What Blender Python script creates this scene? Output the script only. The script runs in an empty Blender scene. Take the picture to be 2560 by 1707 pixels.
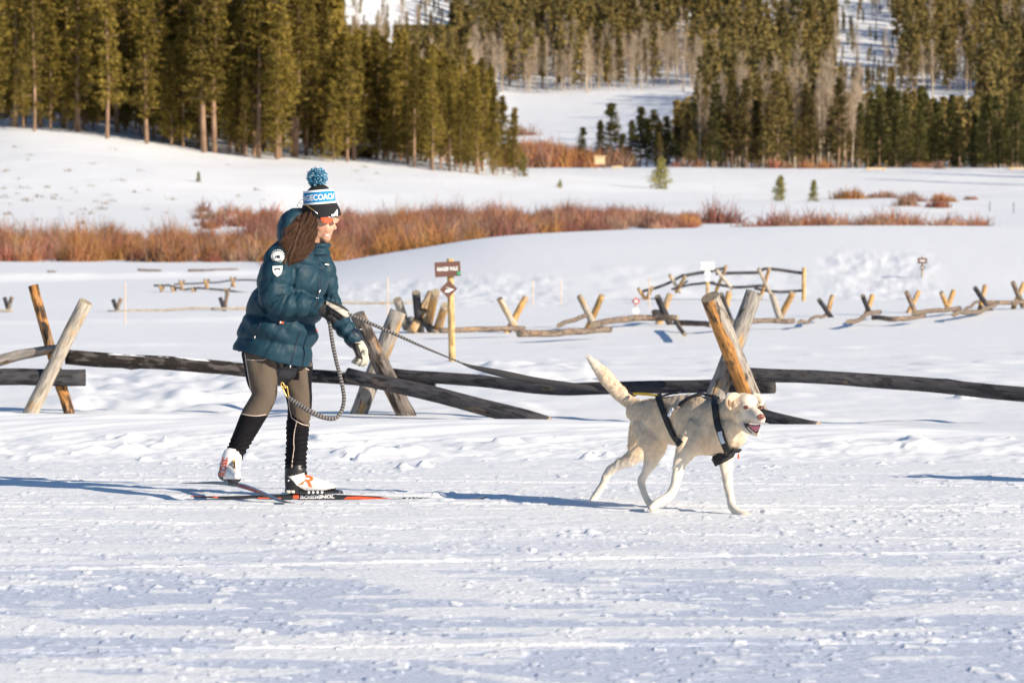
import bpy, bmesh, math, random
import numpy as np
from mathutils import Vector, Matrix
from mathutils.bvhtree import BVHTree
from mathutils.geometry import delaunay_2d_cdt

random.seed(7)
RNG = np.random.default_rng(11)
SC = bpy.context.scene
COL = SC.collection

# ------------------------------------------------------------------ camera, sky, sun
F = 10425.0                       # focal length in photograph pixels (photograph 2560 x 1707)
CAMH = 1.5
PITCH = math.atan((853.5 - 535.0) / F)
cam_d = bpy.data.cameras.new('camera')
cam = bpy.data.objects.new('camera', cam_d)
COL.objects.link(cam)
cam.location = (0, 0, CAMH)
cam.rotation_euler = (math.radians(90) - PITCH, 0, 0)
cam_d.sensor_width = 36
cam_d.lens = F * 36 / 2560
cam_d.clip_start = 0.5
cam_d.clip_end = 4000
cam_d.dof.use_dof = True
cam_d.dof.focus_distance = 21.8
cam_d.dof.aperture_fstop = 8.0
SC.camera = cam

SUN_EL = math.radians(23)
SX, SY = 0.80, -0.60              # horizontal direction towards the sun
world = bpy.data.worlds.new('World')
SC.world = world
world.use_nodes = True
wn = world.node_tree.nodes
wl = world.node_tree.links
bg = wn['Background']
sky = wn.new('ShaderNodeTexSky')
sky.sky_type = 'NISHITA'
sky.sun_disc = False
sky.sun_elevation = SUN_EL
sky.sun_rotation = math.atan2(SX, SY)
sky.altitude = 2500
sky.dust_density = 0.0
sky.ozone_density = 4.0
sky.air_density = 1.3
wl.new(sky.outputs[0], bg.inputs[0])
bg.inputs[1].default_value = 0.085
sun_d = bpy.data.lights.new('sun', 'SUN')
sun_d.energy = 5.0
sun_d.angle = math.radians(0.5)
sun_d.color = (1.0, 0.885, 0.72)
sun = bpy.data.objects.new('sun', sun_d)
COL.objects.link(sun)
sv = Vector((SX * math.cos(SUN_EL), SY * math.cos(SUN_EL), math.sin(SUN_EL)))
sun.rotation_euler = sv.to_track_quat('Z', 'Y').to_euler()
SC.view_settings.view_transform = 'Standard'
SC.view_settings.look = 'None'
SC.view_settings.exposure = 0.47
SC.view_settings.gamma = 1
SC.view_settings.use_curve_mapping = False

# ------------------------------------------------------------------ helpers
CP, SP = math.cos(PITCH), math.sin(PITCH)
def P(px, py, d):
    """the point that stands at distance d (along +Y) and is seen at photograph pixel px, py"""
    a = (px - 1280) / F
    b = (853.5 - py) / F
    y = CP + b * SP
    z = -SP + b * CP
    k = d / y
    return Vector((a * k, d, CAMH + z * k))
def PN(px, py, d): return np.array(P(px, py, d))
def pix(co):
    """pixel of world points, n x 3 array -> px, py"""
    x = co[:, 0]; y = co[:, 1]; z = co[:, 2] - CAMH
    fw = y * CP - z * SP
    up = y * SP + z * CP
    return 1280 + F * x / fw, 853.5 - F * up / fw

def _hash(ix, iy, seed):
    h = (ix.astype(np.int64) * 374761393 + iy.astype(np.int64) * 668265263 + seed * 974634777) & 0x7fffffff
    h = (h ^ (h >> 13)) * 1274126177 & 0x7fffffff
    h = h ^ (h >> 16)
    return (h & 0xffff) / 65535.0
def vnoise(x, y, seed=0):
    ix = np.floor(x); iy = np.floor(y)
    fx = x - ix; fy = y - iy
    fx = fx * fx * fx * (fx * (fx * 6 - 15) + 10); fy = fy * fy * fy * (fy * (fy * 6 - 15) + 10)
    a = _hash(ix, iy, seed); b = _hash(ix + 1, iy, seed)
    c = _hash(ix, iy + 1, seed); d = _hash(ix + 1, iy + 1, seed)
    return (a + (b - a) * fx) * (1 - fy) + (c + (d - c) * fx) * fy - 0.5
def fbm(x, y, oct=4, seed=0):
    s = 0; a = 1.0
    for i in range(oct):
        s = s + a * vnoise(x + 13.7 * i, y - 7.1 * i, seed + i)
        x = x * 1.93 + 0.31 * y; y = y * 2.03 - 0.17 * x; a *= 0.5
    return s
def smooth(a, b, x):
    t = np.clip((x - a) / (b - a), 0, 1)
    return t * t * (3 - 2 * t)

def mesh_from(verts, faces, name='m', mat=None, smooth_=True, attrs=None, colors=None, vec=None):
    me = bpy.data.meshes.new(name)
    verts = np.asarray(verts, dtype=np.float64)
    if isinstance(faces, np.ndarray):
        n, k = faces.shape
        me.vertices.add(len(verts)); me.vertices.foreach_set('co', verts.ravel())
        me.loops.add(n * k); me.loops.foreach_set('vertex_index', faces.ravel().astype(np.int32))
        me.polygons.add(n)
        me.polygons.foreach_set('loop_start', (np.arange(n) * k).astype(np.int32))
        me.update(calc_edges=True)
    else:
        me.from_pydata([tuple(v) for v in verts], [], [tuple(f) for f in faces])
        me.update()
    if smooth_ and len(me.polygons):
        me.polygons.foreach_set('use_smooth', np.ones(len(me.polygons), dtype=bool))
    if colors is not None: put_color(me, colors)
    if vec is not None:
        at = me.attributes.new('lc', 'FLOAT_VECTOR', 'POINT'); at.data.foreach_set('vector', np.asarray(vec, dtype=np.float32).ravel())
    if attrs:
        for k_, v_ in attrs.items():
            at = me.attributes.new(k_, 'FLOAT', 'POINT'); at.data.foreach_set('value', np.asarray(v_, dtype=np.float32).ravel())
    if mat is not None:
        for m in (mat if isinstance(mat, (list, tuple)) else [mat]): me.materials.append(m)
    return me
def put_color(me, colors, name='Col'):
    colors = np.asarray(colors, dtype=np.float32)
    if colors.shape[1] == 3: colors = np.hstack([colors, np.ones((len(colors), 1), np.float32)])
    at = me.color_attributes.new(name, 'FLOAT_COLOR', 'POINT')
    at.data.foreach_set('color', colors.ravel())
def link(name, me, parent=None, loc=None):
    o = bpy.data.objects.new(name, me); COL.objects.link(o)
    if parent is not None: o.parent = parent
    if loc is not None: o.location = loc
    return o
def thing(name, label, cat, loc=(0, 0, 0), group=None):
    o = bpy.data.objects.new(name, None); COL.objects.link(o)
    o.location = loc; o.empty_display_size = 0.2
    o['label'] = label; o['category'] = cat
    if group: o['group'] = group
    return o
def tag(o, label, cat, group=None):
    o['label'] = label; o['category'] = cat
    if group: o['group'] = group
    return o
def child(name, me, parent, label=None):
    """a part whose mesh is given in world coordinates"""
    me.transform(Matrix.Translation(-parent.location))
    o = link(name, me, parent)
    if label: o['label'] = label
    return o
def sub(name, me, part, root, label=None):
    me.transform(Matrix.Translation(-root.location))
    o = link(name, me, part)
    if label: o['label'] = label
    return o

# ------------------------------------------------------------------ materials
def mat(name, color=(.5, .5, .5), rough=.7, metal=0, spec=.5, bump=0, bscale=50, colattr=None, var=0, vscale=8, sheen=0, vec=None, emit=None, coat=0, mult=None):
    m = bpy.data.materials.new(name); m.use_nodes = True
    nt = m.node_tree; N = nt.nodes; L = nt.links
    b = N['Principled BSDF']
    b.inputs['Base Color'].default_value = (*color, 1)
    b.inputs['Roughness'].default_value = rough
    b.inputs['Metallic'].default_value = metal
    b.inputs['Specular IOR Level'].default_value = spec
    if sheen: b.inputs['Sheen Weight'].default_value = sheen
    if coat: b.inputs['Coat Weight'].default_value = coat
    src = None
    if colattr:
        a = N.new('ShaderNodeAttribute'); a.attribute_name = colattr; src = a.outputs['Color']
    co = N.new('ShaderNodeTexCoord').outputs['Object']
    if vec:
        a2 = N.new('ShaderNodeAttribute'); a2.attribute_name = vec; co = a2.outputs['Vector']
    if var:
        n = N.new('ShaderNodeTexNoise'); n.inputs['Scale'].default_value = vscale; n.inputs['Detail'].default_value = 5
        L.new(co, n.inputs['Vector'])
        mr = N.new('ShaderNodeMapRange'); mr.inputs[1].default_value = .3; mr.inputs[2].default_value = .7
        mr.inputs[3].default_value = 1 - var; mr.inputs[4].default_value = 1 + var
        L.new(n.outputs[0], mr.inputs[0])
        mx = N.new('ShaderNodeMix'); mx.data_type = 'RGBA'; mx.blend_type = 'MULTIPLY'; mx.inputs[0].default_value = 1
        if src: L.new(src, mx.inputs[6])
        else: mx.inputs[6].default_value = (*color, 1)
        L.new(mr.outputs[0], mx.inputs[7]); src = mx.outputs[2]
    if src: L.new(src, b.inputs['Base Color'])
    if bump:
        n = N.new('ShaderNodeTexNoise'); n.inputs['Scale'].default_value = bscale; n.inputs['Detail'].default_value = 4
        L.new(co, n.inputs['Vector'])
        bp = N.new('ShaderNodeBump'); bp.inputs['Strength'].default_value = 1; bp.inputs['Distance'].default_value = bump
        L.new(n.outputs[0], bp.inputs['Height']); L.new(bp.outputs[0], b.inputs['Normal'])
    return m

def wood(name, grey, warm, dark, warm_amt=.4, dark_amt=.3, snow=False, scale=1.0, stripe=False):
    """weathered log: grey surface, warm bare wood patches, dark cracks that run along the log (attribute lc: across, across, along)"""
    m = bpy.data.materials.new(name); m.use_nodes = True
    nt = m.node_tree; N = nt.nodes; L = nt.links; b = N['Principled BSDF']
    b.inputs['Roughness'].default_value = .85; b.inputs['Specular IOR Level'].default_value = .25
    a = N.new('ShaderNodeAttribute'); a.attribute_name = 'lc'
    def noise(sx, sz, det, sc):
        mp = N.new('ShaderNodeMapping'); mp.inputs['Scale'].default_value = (sx, sx, sz)
        L.new(a.outputs['Vector'], mp.inputs['Vector'])
        n = N.new('ShaderNodeTexNoise'); n.inputs['Scale'].default_value = sc; n.inputs['Detail'].default_value = det
        L.new(mp.outputs[0], n.inputs['Vector']); return n.outputs[0]
    def ramp(src, lo, hi):
        r = N.new('ShaderNodeMapRange'); r.interpolation_type = 'SMOOTHSTEP'
        r.inputs[1].default_value = lo; r.inputs[2].default_value = hi
        L.new(src, r.inputs[0]); return r.outputs[0]
    def mix(f, c1, c2, t='MIX'):
        x = N.new('ShaderNodeMix'); x.data_type = 'RGBA'; x.blend_type = t
        if isinstance(f, float): x.inputs[0].default_value = f
        else: L.new(f, x.inputs[0])
        for i, c in ((6, c1), (7, c2)):
            if isinstance(c, tuple): x.inputs[i].default_value = (*c, 1)
            else: L.new(c, x.inputs[i])
        return x.outputs[2]
    f1 = ramp(noise(9, 4.0, 5, scale), .62 - warm_amt * .35, .72 - warm_amt * .35)
    if stripe:      # one warm stripe down the left flank
        sx_ = N.new('ShaderNodeSeparateXYZ'); L.new(a.outputs['Vector'], sx_.inputs[0])
        q = N.new('ShaderNodeMath'); q.operation = 'MULTIPLY_ADD'; q.inputs[1].default_value = .10; L.new(noise(6, 3, 4, 1.0), q.inputs[0]); L.new(sx_.outputs[0], q.inputs[2])
        r1 = N.new('ShaderNodeMapRange'); r1.interpolation_type = 'SMOOTHSTEP'
        for i_, v_ in enumerate((.066, .050, 0., .85)): r1.inputs[i_ + 1].default_value = v_
        L.new(q.outputs[0], r1.inputs[0]); f1 = r1.outputs[0]
    f2 = ramp(noise(26, 8, 5, scale), .68 - dark_amt * .4, .80 - dark_amt * .4)
    f3 = noise(60, 9, 6, scale)
    c = mix(f1, grey, warm)
    c = mix(f2, c, dark)
    x = N.new('ShaderNodeMapRange'); x.inputs[1].default_value = .3; x.inputs[2].default_value = .7; x.inputs[3].default_value = .6; x.inputs[4].default_value = 1.35
    L.new(f3, x.inputs[0])
    c = mix(1.0, c, x.outputs[0], 'MULTIPLY')
    if snow:
        g = N.new('ShaderNodeNewGeometry'); s = N.new('ShaderNodeSeparateXYZ'); L.new(g.outputs['Normal'], s.inputs[0])
        mu = N.new('ShaderNodeMath'); mu.operation = 'MULTIPLY'
        L.new(ramp(s.outputs[2], .72, .85), mu.inputs[0]); L.new(ramp(noise(9, 4, 3, 1.0), .5, .56), mu.inputs[1])
        c = mix(mu.outputs[0], c, (.85, .87, .9))
    L.new(c, b.inputs['Base Color'])
    bp = N.new('ShaderNodeBump'); bp.inputs['Distance'].default_value = .014
    L.new(noise(34, 7, 6, scale), bp.inputs['Height']); L.new(bp.outputs[0], b.inputs['Normal'])
    return m

# ------------------------------------------------------------------ shape builders
def catmull(pts, sub_):
    pts = np.asarray(pts, float)
    n = len(pts)
    if n < 3:
        t = np.linspace(0, 1, sub_ * (n - 1) + 1)[:, None]
        return pts[0] * (1 - t) + pts[-1] * t
    out = []
    for i in range(n - 1):
        p0 = pts[i - 1] if i > 0 else 2 * pts[0] - pts[1]
        p1 = pts[i]; p2 = pts[i + 1]
        p3 = pts[i + 2] if i + 2 < n else 2 * pts[-1] - pts[-2]
        for k in range(sub_):
            t = k / sub_
            out.append(.5 * ((2 * p1) + (-p0 + p2) * t + (2 * p0 - 5 * p1 + 4 * p2 - p3) * t * t + (-p0 + 3 * p1 - 3 * p2 + p3) * t ** 3))
    out.append(pts[-1])
    return np.array(out)

class Geo:
    def __init__(self): self.v = []; self.f = []; self.n = 0
    def add(self, v, f):
        self.v.append(np.asarray(v, float)); self.f += [tuple(i + self.n for i in q) for q in f]; self.n += len(v)
    def mesh(self, name, mat=None, sm=True, **k): return mesh_from(np.vstack(self.v), self.f, name, mat, sm, **k)

def sweep(cent, ra, rb, seg=16, view=(0, 1, 0), caps='round', expo=1.0):
    """tube along world points cent with half-axes ra (in the picture plane) and rb (in depth)"""
    cent = np.asarray(cent, float); n = len(cent)
    ra = np.broadcast_to(np.asarray(ra, float), (n,)).copy(); rb = np.broadcast_to(np.asarray(rb, float), (n,)).copy()
    T = np.gradient(cent, axis=0); T /= np.linalg.norm(T, axis=1)[:, None] + 1e-12
    if caps == 'round':
        h0 = min(ra[0], rb[0]); h1 = min(ra[-1], rb[-1])
        ks = [1.0, .87, .5]
        pre = [(cent[0] - T[0] * h0 * k, math.sqrt(max(1 - k * k, .0025))) for k in ks]
        post = [(cent[-1] + T[-1] * h1 * k, math.sqrt(max(1 - k * k, .0025))) for k in reversed(ks)]
        cent = np.vstack([[p for p, _ in pre], cent, [p for p, _ in post]])
        T = np.vstack([np.repeat(T[:1], 3, 0), T, np.repeat(T[-1:], 3, 0)])
        ra = np.concatenate([[ra[0] * s for _, s in pre], ra, [ra[-1] * s for _, s in post]])
        rb = np.concatenate([[rb[0] * s for _, s in pre], rb, [rb[-1] * s for _, s in post]])
        n = len(cent)
    V = np.array(view, float)
    A = np.cross(T, V); A /= np.linalg.norm(A, axis=1)[:, None] + 1e-9
    B = np.cross(A, T)
    th = np.linspace(0, 2 * np.pi, seg, endpoint=False)
    c = np.cos(th); s = np.sin(th)
    if expo != 1.0:
        c = np.sign(c) * np.abs(c) ** expo; s = np.sign(s) * np.abs(s) ** expo
    v = cent[:, None, :] + A[:, None, :] * (ra[:, None] * c)[:, :, None] + B[:, None, :] * (rb[:, None] * s)[:, :, None]
    v = v.reshape(-1, 3)
    f = []
    for i in range(n - 1):
        for j in range(seg):
            k = (j + 1) % seg
            f.append((i * seg + j, i * seg + k, (i + 1) * seg + k, (i + 1) * seg + j))
    f.append(tuple(reversed(range(seg)))); f.append(tuple((n - 1) * seg + j for j in range(seg)))
    return v, f
def tube(rows, seg=20, sub_=4, **k):
    """rows of (px, py, d, a_px[, b_px])"""
    R = catmull([(r[0], r[1], r[2], r[3], r[4] if len(r) > 4 else r[3]) for r in rows], sub_)
    c = np.array([PN(r[0], r[1], r[2]) for r in R])
    s = R[:, 2] / F
    return sweep(c, np.abs(R[:, 3]) * s, np.abs(R[:, 4]) * s, seg, **k)
def ball(px, py, d, rx, ry, rd, rot=0, seg=20):
    """ellipsoid, radii in pixels; rot turns it in the picture plane (degrees)"""
    c = PN(px, py, d); s = d / F; v = []; f = []
    m = seg // 2; ca, sa = math.cos(math.radians(rot)), math.sin(math.radians(rot))
    for i in range(m + 1):
        ph = math.pi * i / m
        for j in range(seg):
            th = 2 * math.pi * j / seg
            x = rx * max(math.sin(ph), .02) * math.cos(th); y = rd * max(math.sin(ph), .02) * math.sin(th); z = ry * math.cos(ph)
            v.append(c + np.array([x * ca - z * sa, y, x * sa + z * ca]) * s)
    for i in range(m):
        for j in range(seg):
            k = (j + 1) % seg; f.append((i * seg + j, (i + 1) * seg + j, (i + 1) * seg + k, i * seg + k))
    f.append(tuple(range(seg))); f.append(tuple(reversed([m * seg + j for j in range(seg)])))
    return v, f
def box(c, sx, sy, sz, rot=None):
    """box round world point c"""
    v = np.array([(x * sx / 2, y * sy / 2, z * sz / 2) for x in (-1, 1) for y in (-1, 1) for z in (-1, 1)])
    if rot is not None: v = v @ np.array(rot).T
    f = [(0, 1, 3, 2), (4, 6, 7, 5), (0, 4, 5, 1), (2, 3, 7, 6), (0, 2, 6, 4), (1, 5, 7, 3)]
    return v + np.asarray(c), f

def evald(me, mods):
    o = bpy.data.objects.new('tmp', me); COL.objects.link(o)
    for t, kw in mods:
        md = o.modifiers.new(t, t)
        for k, v in kw.items(): setattr(md, k, v)
    dg = bpy.context.evaluated_depsgraph_get()
    out = bpy.data.meshes.new_from_object(o.evaluated_get(dg))
    bpy.data.objects.remove(o); bpy.data.meshes.remove(me)
    return out
def blend(geo, voxel, it=4, fac=.5):
    """the pieces of a Geo grown into one closed skin"""
    me = geo.mesh('t')
    out = evald(me, [('REMESH', dict(mode='VOXEL', voxel_size=voxel)), ('SMOOTH', dict(factor=fac, iterations=it))])
    out.polygons.foreach_set('use_smooth', np.ones(len(out.polygons), dtype=bool))
    return out
def coords(me):
    a = np.empty(len(me.vertices) * 3); me.vertices.foreach_get('co', a); return a.reshape(-1, 3)
def normals(me):
    a = np.empty(len(me.vertices) * 3, dtype=np.float32); me.vertices.foreach_get('normal', a); return a.reshape(-1, 3).astype(float)
def set_coords(me, co): me.vertices.foreach_set('co', co.ravel()); me.update()
def bvh_of(*mes):
    vs = []; fs = []; n = 0
    for me in mes:
        vs += [tuple(v.co) for v in me.vertices]; fs += [tuple(i + n for i in p.vertices) for p in me.polygons]; n = len(vs)
    return BVHTree.FromPolygons(vs, fs)
CAMV = Vector((0, 0, CAMH))
def hit(bvh, px, py, back=False):
    """where the line of sight through px, py meets the surface (first or last time)"""
    d = (P(px, py, 20) - CAMV).normalized()
    if not back:
        r = bvh.ray_cast(CAMV, d)
        if r[0] is None: return None
        return r[0], (r[1] if r[1].dot(d) < 0 else -r[1])
    o = CAMV + d * 60
    r = bvh.ray_cast(o, -d)
    if r[0] is None: return None
    return r[0], (r[1] if r[1].dot(d) > 0 else -r[1])
def near_hit(bvh, px, py, back=False):
    h = hit(bvh, px, py, back)
    if h: return h
    for r in range(2, 40, 2):
        for a in range(12):
            h = hit(bvh, px + r * math.cos(a * math.pi / 6), py + r * math.sin(a * math.pi / 6), back)
            if h: return h
    q = bvh.find_nearest(P(px, py, 21.8))
    return q[0], q[1]

def ribbon(pts, nrm, width, thick=.004):
    """flat strap along points lying on a surface"""
    pts = np.array([list(p) for p in pts]); nrm = np.array([list(n) for n in nrm]); n = len(pts)
    width = np.broadcast_to(np.asarray(width, float), (n,))
    T = np.gradient(pts, axis=0); T /= np.linalg.norm(T, axis=1)[:, None] + 1e-9
    W = np.cross(T, nrm); W /= np.linalg.norm(W, axis=1)[:, None] + 1e-9
    Nn = np.cross(W, T)
    v = []; f = []
    for i in range(n):
        for sx, sn in ((-1, -.5), (1, -.5), (1, 1), (-1, 1)):
            v.append(pts[i] + W[i] * sx * width[i] / 2 + Nn[i] * sn * thick)
    for i in range(n - 1):
        for j in range(4):
            k = (j + 1) % 4; f.append((i * 4 + j, i * 4 + k, (i + 1) * 4 + k, (i + 1) * 4 + j))
    f.append((0, 1, 2, 3)); f.append(tuple(reversed([(n - 1) * 4 + j for j in range(4)])))
    return v, f
def strap(bvh, pxs, wpx, thick=.004, back=False, n=6, off=.001, d=22):
    R = catmull([(p[0], p[1]) for p in pxs], n)
    pts = []; nr = []
    for x, y in R:
        h = near_hit(bvh, x, y, back)
        if h: pts.append(h[0] + h[1] * off); nr.append(h[1])
    q = np.array([list(p) for p in pts]); m = np.array([list(p) for p in nr])
    for _ in range(2):
        if len(q) > 4:
            q[1:-1] = (q[:-2] + 2 * q[1:-1] + q[2:]) / 4; m[1:-1] = (m[:-2] + 2 * m[1:-1] + m[2:]) / 4
    return ribbon(q, m, wpx * d / F, thick)
def line_on(bvh, pxs, r=.002, n=6, off=.0, back=False, seg=6):
    """thin round cord lying on a surface"""
    R = catmull([(p[0], p[1]) for p in pxs], n); pts = []
    for x, y in R:
        h = near_hit(bvh, x, y, back)
        if h: pts.append(list(h[0] + h[1] * off))
    pts = np.array(pts)
    return sweep(pts, r, r, seg)
def decal(bvh, poly, off=.003, grid=4.0):
    """a patch with a pixel outline laid onto a surface"""
    poly = [Vector(p) for p in poly]
    xs = [p.x for p in poly]; ys = [p.y for p in poly]; inner = []
    def inside(x, y):
        c = False; j = len(poly) - 1
        for i in range(len(poly)):
            if (poly[i].y > y) != (poly[j].y > y) and x < (poly[j].x - poly[i].x) * (y - poly[i].y) / (poly[j].y - poly[i].y) + poly[i].x: c = not c
            j = i
        return c
    x = min(xs) + grid / 2
    while x < max(xs):
        y = min(ys) + grid / 2
        while y < max(ys):
            if inside(x, y): inner.append(Vector((x, y)))
            y += grid
        x += grid
    n = len(poly)
    r = delaunay_2d_cdt(poly + inner, [], [list(range(n))], 1, 1e-4)
    v = []
    for p in r[0]:
        h = near_hit(bvh, p.x, p.y)
        v.append(np.array(h[0] + h[1] * off))
    return v, [tuple(f) for f in r[2]]
def text_mesh(s, bold=.0):
    cu = bpy.data.curves.new('t', 'FONT'); cu.body = s; cu.size = 1; cu.offset = bold; cu.resolution_u = 3
    cu.align_x = 'CENTER'; cu.align_y = 'CENTER'
    o = bpy.data.objects.new('t', cu); COL.objects.link(o)
    dg = bpy.context.evaluated_depsgraph_get()
    me = bpy.data.meshes.new_from_object(o.evaluated_get(dg))
    bpy.data.objects.remove(o)
    co = coords(me); f = [tuple(p.vertices) for p in me.polygons]
    mn = co.min(0); mx = co.max(0)
    co = (co - (mn + mx) / 2) / np.array([max(mx[0] - mn[0], 1e-6), max(mx[1] - mn[1], 1e-6), 1])   # unit box
    return co[:, :2], f
def text_decal(bvh, s, cx, cy, w, h, rot=0, off=.003, bold=.0, shear=0):
    uv, f = text_mesh(s, bold); a = math.radians(rot); v = []
    for x, y in uv:
        x = x * w + shear * y * h; y = y * h
        px = cx + x * math.cos(a) + y * math.sin(a); py = cy - (y * math.cos(a) - x * math.sin(a))
        hh = near_hit(bvh, px, py); v.append(np.array(hh[0] + hh[1] * off))
    return v, f
def text_plane(s, c, ux, uz, w, h, bold=.0):
    uv, f = text_mesh(s, bold)
    return [np.asarray(c) + np.asarray(ux) * x * w + np.asarray(uz) * y * h for x, y in uv], f
# ------------------------------------------------------------------ snow ground
DK = np.array([2, 13, 17, 25.2, 26.6, 28.2, 30, 33, 38, 50, 80, 92, 110, 128, 150, 185, 230, 290, 340, 420, 500, 560, 700, 950, 1300, 1700], float)
CK = np.array([-3000, -600, 0, 640, 800, 1000, 1300, 1700, 2100, 2560, 3400, 6000], float)
def zz(y, d): return CAMH - (y - 535.0) * d / F
def column(c):
    L = -.2
    near = [0.03, 0.03, 0.0, 0.0, .06, None, -.03, -.13, -.07, -.18]
    crest = {0: 1036, 640: 1046, 800: 1048, 1000: 1052, 1300: 1054, 1700: 1062, 2100: 1066, 2560: 1086}
    k = min(max(c, 0), 2560); k = min(crest, key=lambda q: abs(q - k))
    near[5] = zz(crest[k], 28.2)
    if c <= 640:
        far = [L, L, L, L, L]                       # 80 92 110 128 150
    else:
        y110 = {800: 668, 1000: 632, 1300: 592, 1700: 575, 2100: 568, 2560: 567}[k]
        z = zz(y110, 110)
        far = [max(L, L + .05 * z), L + (z - L) * .42, z, z - .25 if c > 900 else z - .1, z - .35 if c > 900 else L]
    if c <= 0: t = [zz(590, 185), zz(470, 230), zz(318, 290), 10.5, 14.5, 19, 22, 32, 80, 150, 220]
    elif c <= 640: t = [zz(583, 185), zz(505, 230), zz(392, 290), 8.2, 12, 16, 19, 28, 76, 146, 216]
    elif c <= 800: t = [zz(590, 185), zz(530, 230), zz(400, 290), 7.5, 11, 15, 18, 27, 75, 145, 215]
    elif c <= 1000: t = [zz(592, 185), zz(545, 230), zz(412, 290), 6.6, 9.5, 13, 16, 25, 72, 142, 212]
    elif c <= 1300: t = [zz(585, 185), zz(545, 230), zz(440, 290), zz(422, 340), zz(415, 420), zz(378, 500), zz(345, 560), zz(236, 700), 66, 135, 205]
    elif c <= 1700: t = [zz(565, 185), zz(533, 230), zz(472, 290), zz(424, 340), zz(415, 420), zz(375, 500), zz(330, 560), zz(230, 700), 64, 133, 205]
    else: t = [zz(562, 185), zz(530, 230), zz(486, 290), zz(425, 340), zz(425, 420), zz(380, 500), zz(330, 560), zz(240, 700), 66, 135, 205]
    return near + far + t
ZK = np.array([column(c) for c in CK])
def pchip(x, y, q):
    """monotone cubic; y may be (k, n)"""
    h = np.diff(x); y = np.asarray(y)
    dl = np.diff(y, axis=-1) / h
    m = np.zeros_like(y)
    a, b = dl[..., :-1], dl[..., 1:]
    w1 = 2 * h[1:] + h[:-1]; w2 = h[1:] + 2 * h[:-1]
    with np.errstate(divide='ignore', invalid='ignore'):
        mm = (w1 + w2) / (w1 / a + w2 / b)
    m[..., 1:-1] = np.where(a * b > 0, mm, 0)
    m[..., 0] = dl[..., 0]; m[..., -1] = dl[..., -1]
    i = np.clip(np.searchsorted(x, q) - 1, 0, len(x) - 2)
    t = (q - x[i]) / h[i]
    h00 = 2 * t ** 3 - 3 * t ** 2 + 1; h10 = t ** 3 - 2 * t ** 2 + t; h01 = -2 * t ** 3 + 3 * t ** 2; h11 = t ** 3 - t ** 2
    return h00 * y[..., i] + h10 * h[i] * m[..., i] + h01 * y[..., i + 1] + h11 * h[i] * m[..., i + 1]

dn = np.concatenate([np.linspace(2, 12, 12)[:-1], np.linspace(12, 30, 620)[:-1], np.geomspace(30, 60, 150)[:-1], np.geomspace(60, 400, 240)[:-1], np.geomspace(400, 1700, 110)])
cn = np.concatenate([np.linspace(-3000, -700, 16)[:-1], np.linspace(-700, -60, 40)[:-1], np.linspace(-60, 2620, 820)[:-1], np.linspace(2620, 3400, 40)[:-1], np.linspace(3400, 6000, 16)])
Zc = pchip(DK, ZK, dn)                     # columns x depth
Zt = pchip(CK, Zc.T, cn)                   # depth x columns
DD, CC = np.meshgrid(dn, cn, indexing='ij')
XX = (CC - 1280) / F * DD
YY = DD
def ridge(y0, y1, w, h, c0=-9999, c1=9999, wob=.6):
    """a low plough ridge: photograph row y at the columns 0 and 2560"""
    def f(X, Y, C):
        yy = y0 + (y1 - y0) * C / 2560.0
        dd = F * (CAMH + .2) / (yy - 535)
        k = smooth(c0 - 60, c0 + 60, C) * (1 - smooth(c1 - 60, c1 + 60, C))
        q = (Y - dd - wob * vnoise(X * .35, Y * 0 + y0, 3)) / w
        return h * np.exp(-q * q) * k * (1 + .5 * vnoise(X * 1.5, X * 0, 9))
    return f
RIDGES = [ridge(704, 640, 1.9, .17, -900, 800), ridge(812, 770, .5, .06, -900, 760), ridge(868, 850, .5, .03, -900, 900)]
def big(X, Y, C):
    z = 0
    for r in RIDGES: z = z + r(X, Y, C)
    # soft drifts on the flats and the far slopes
    z = z + smooth(36, 60, Y) * .10 * fbm(X * .10, Y * .05, 3, 21) * (1 - smooth(120, 200, Y))
    z = z + smooth(180, 240, Y) * .35 * fbm(X * .05, Y * .04, 4, 31)
    return z
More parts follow.
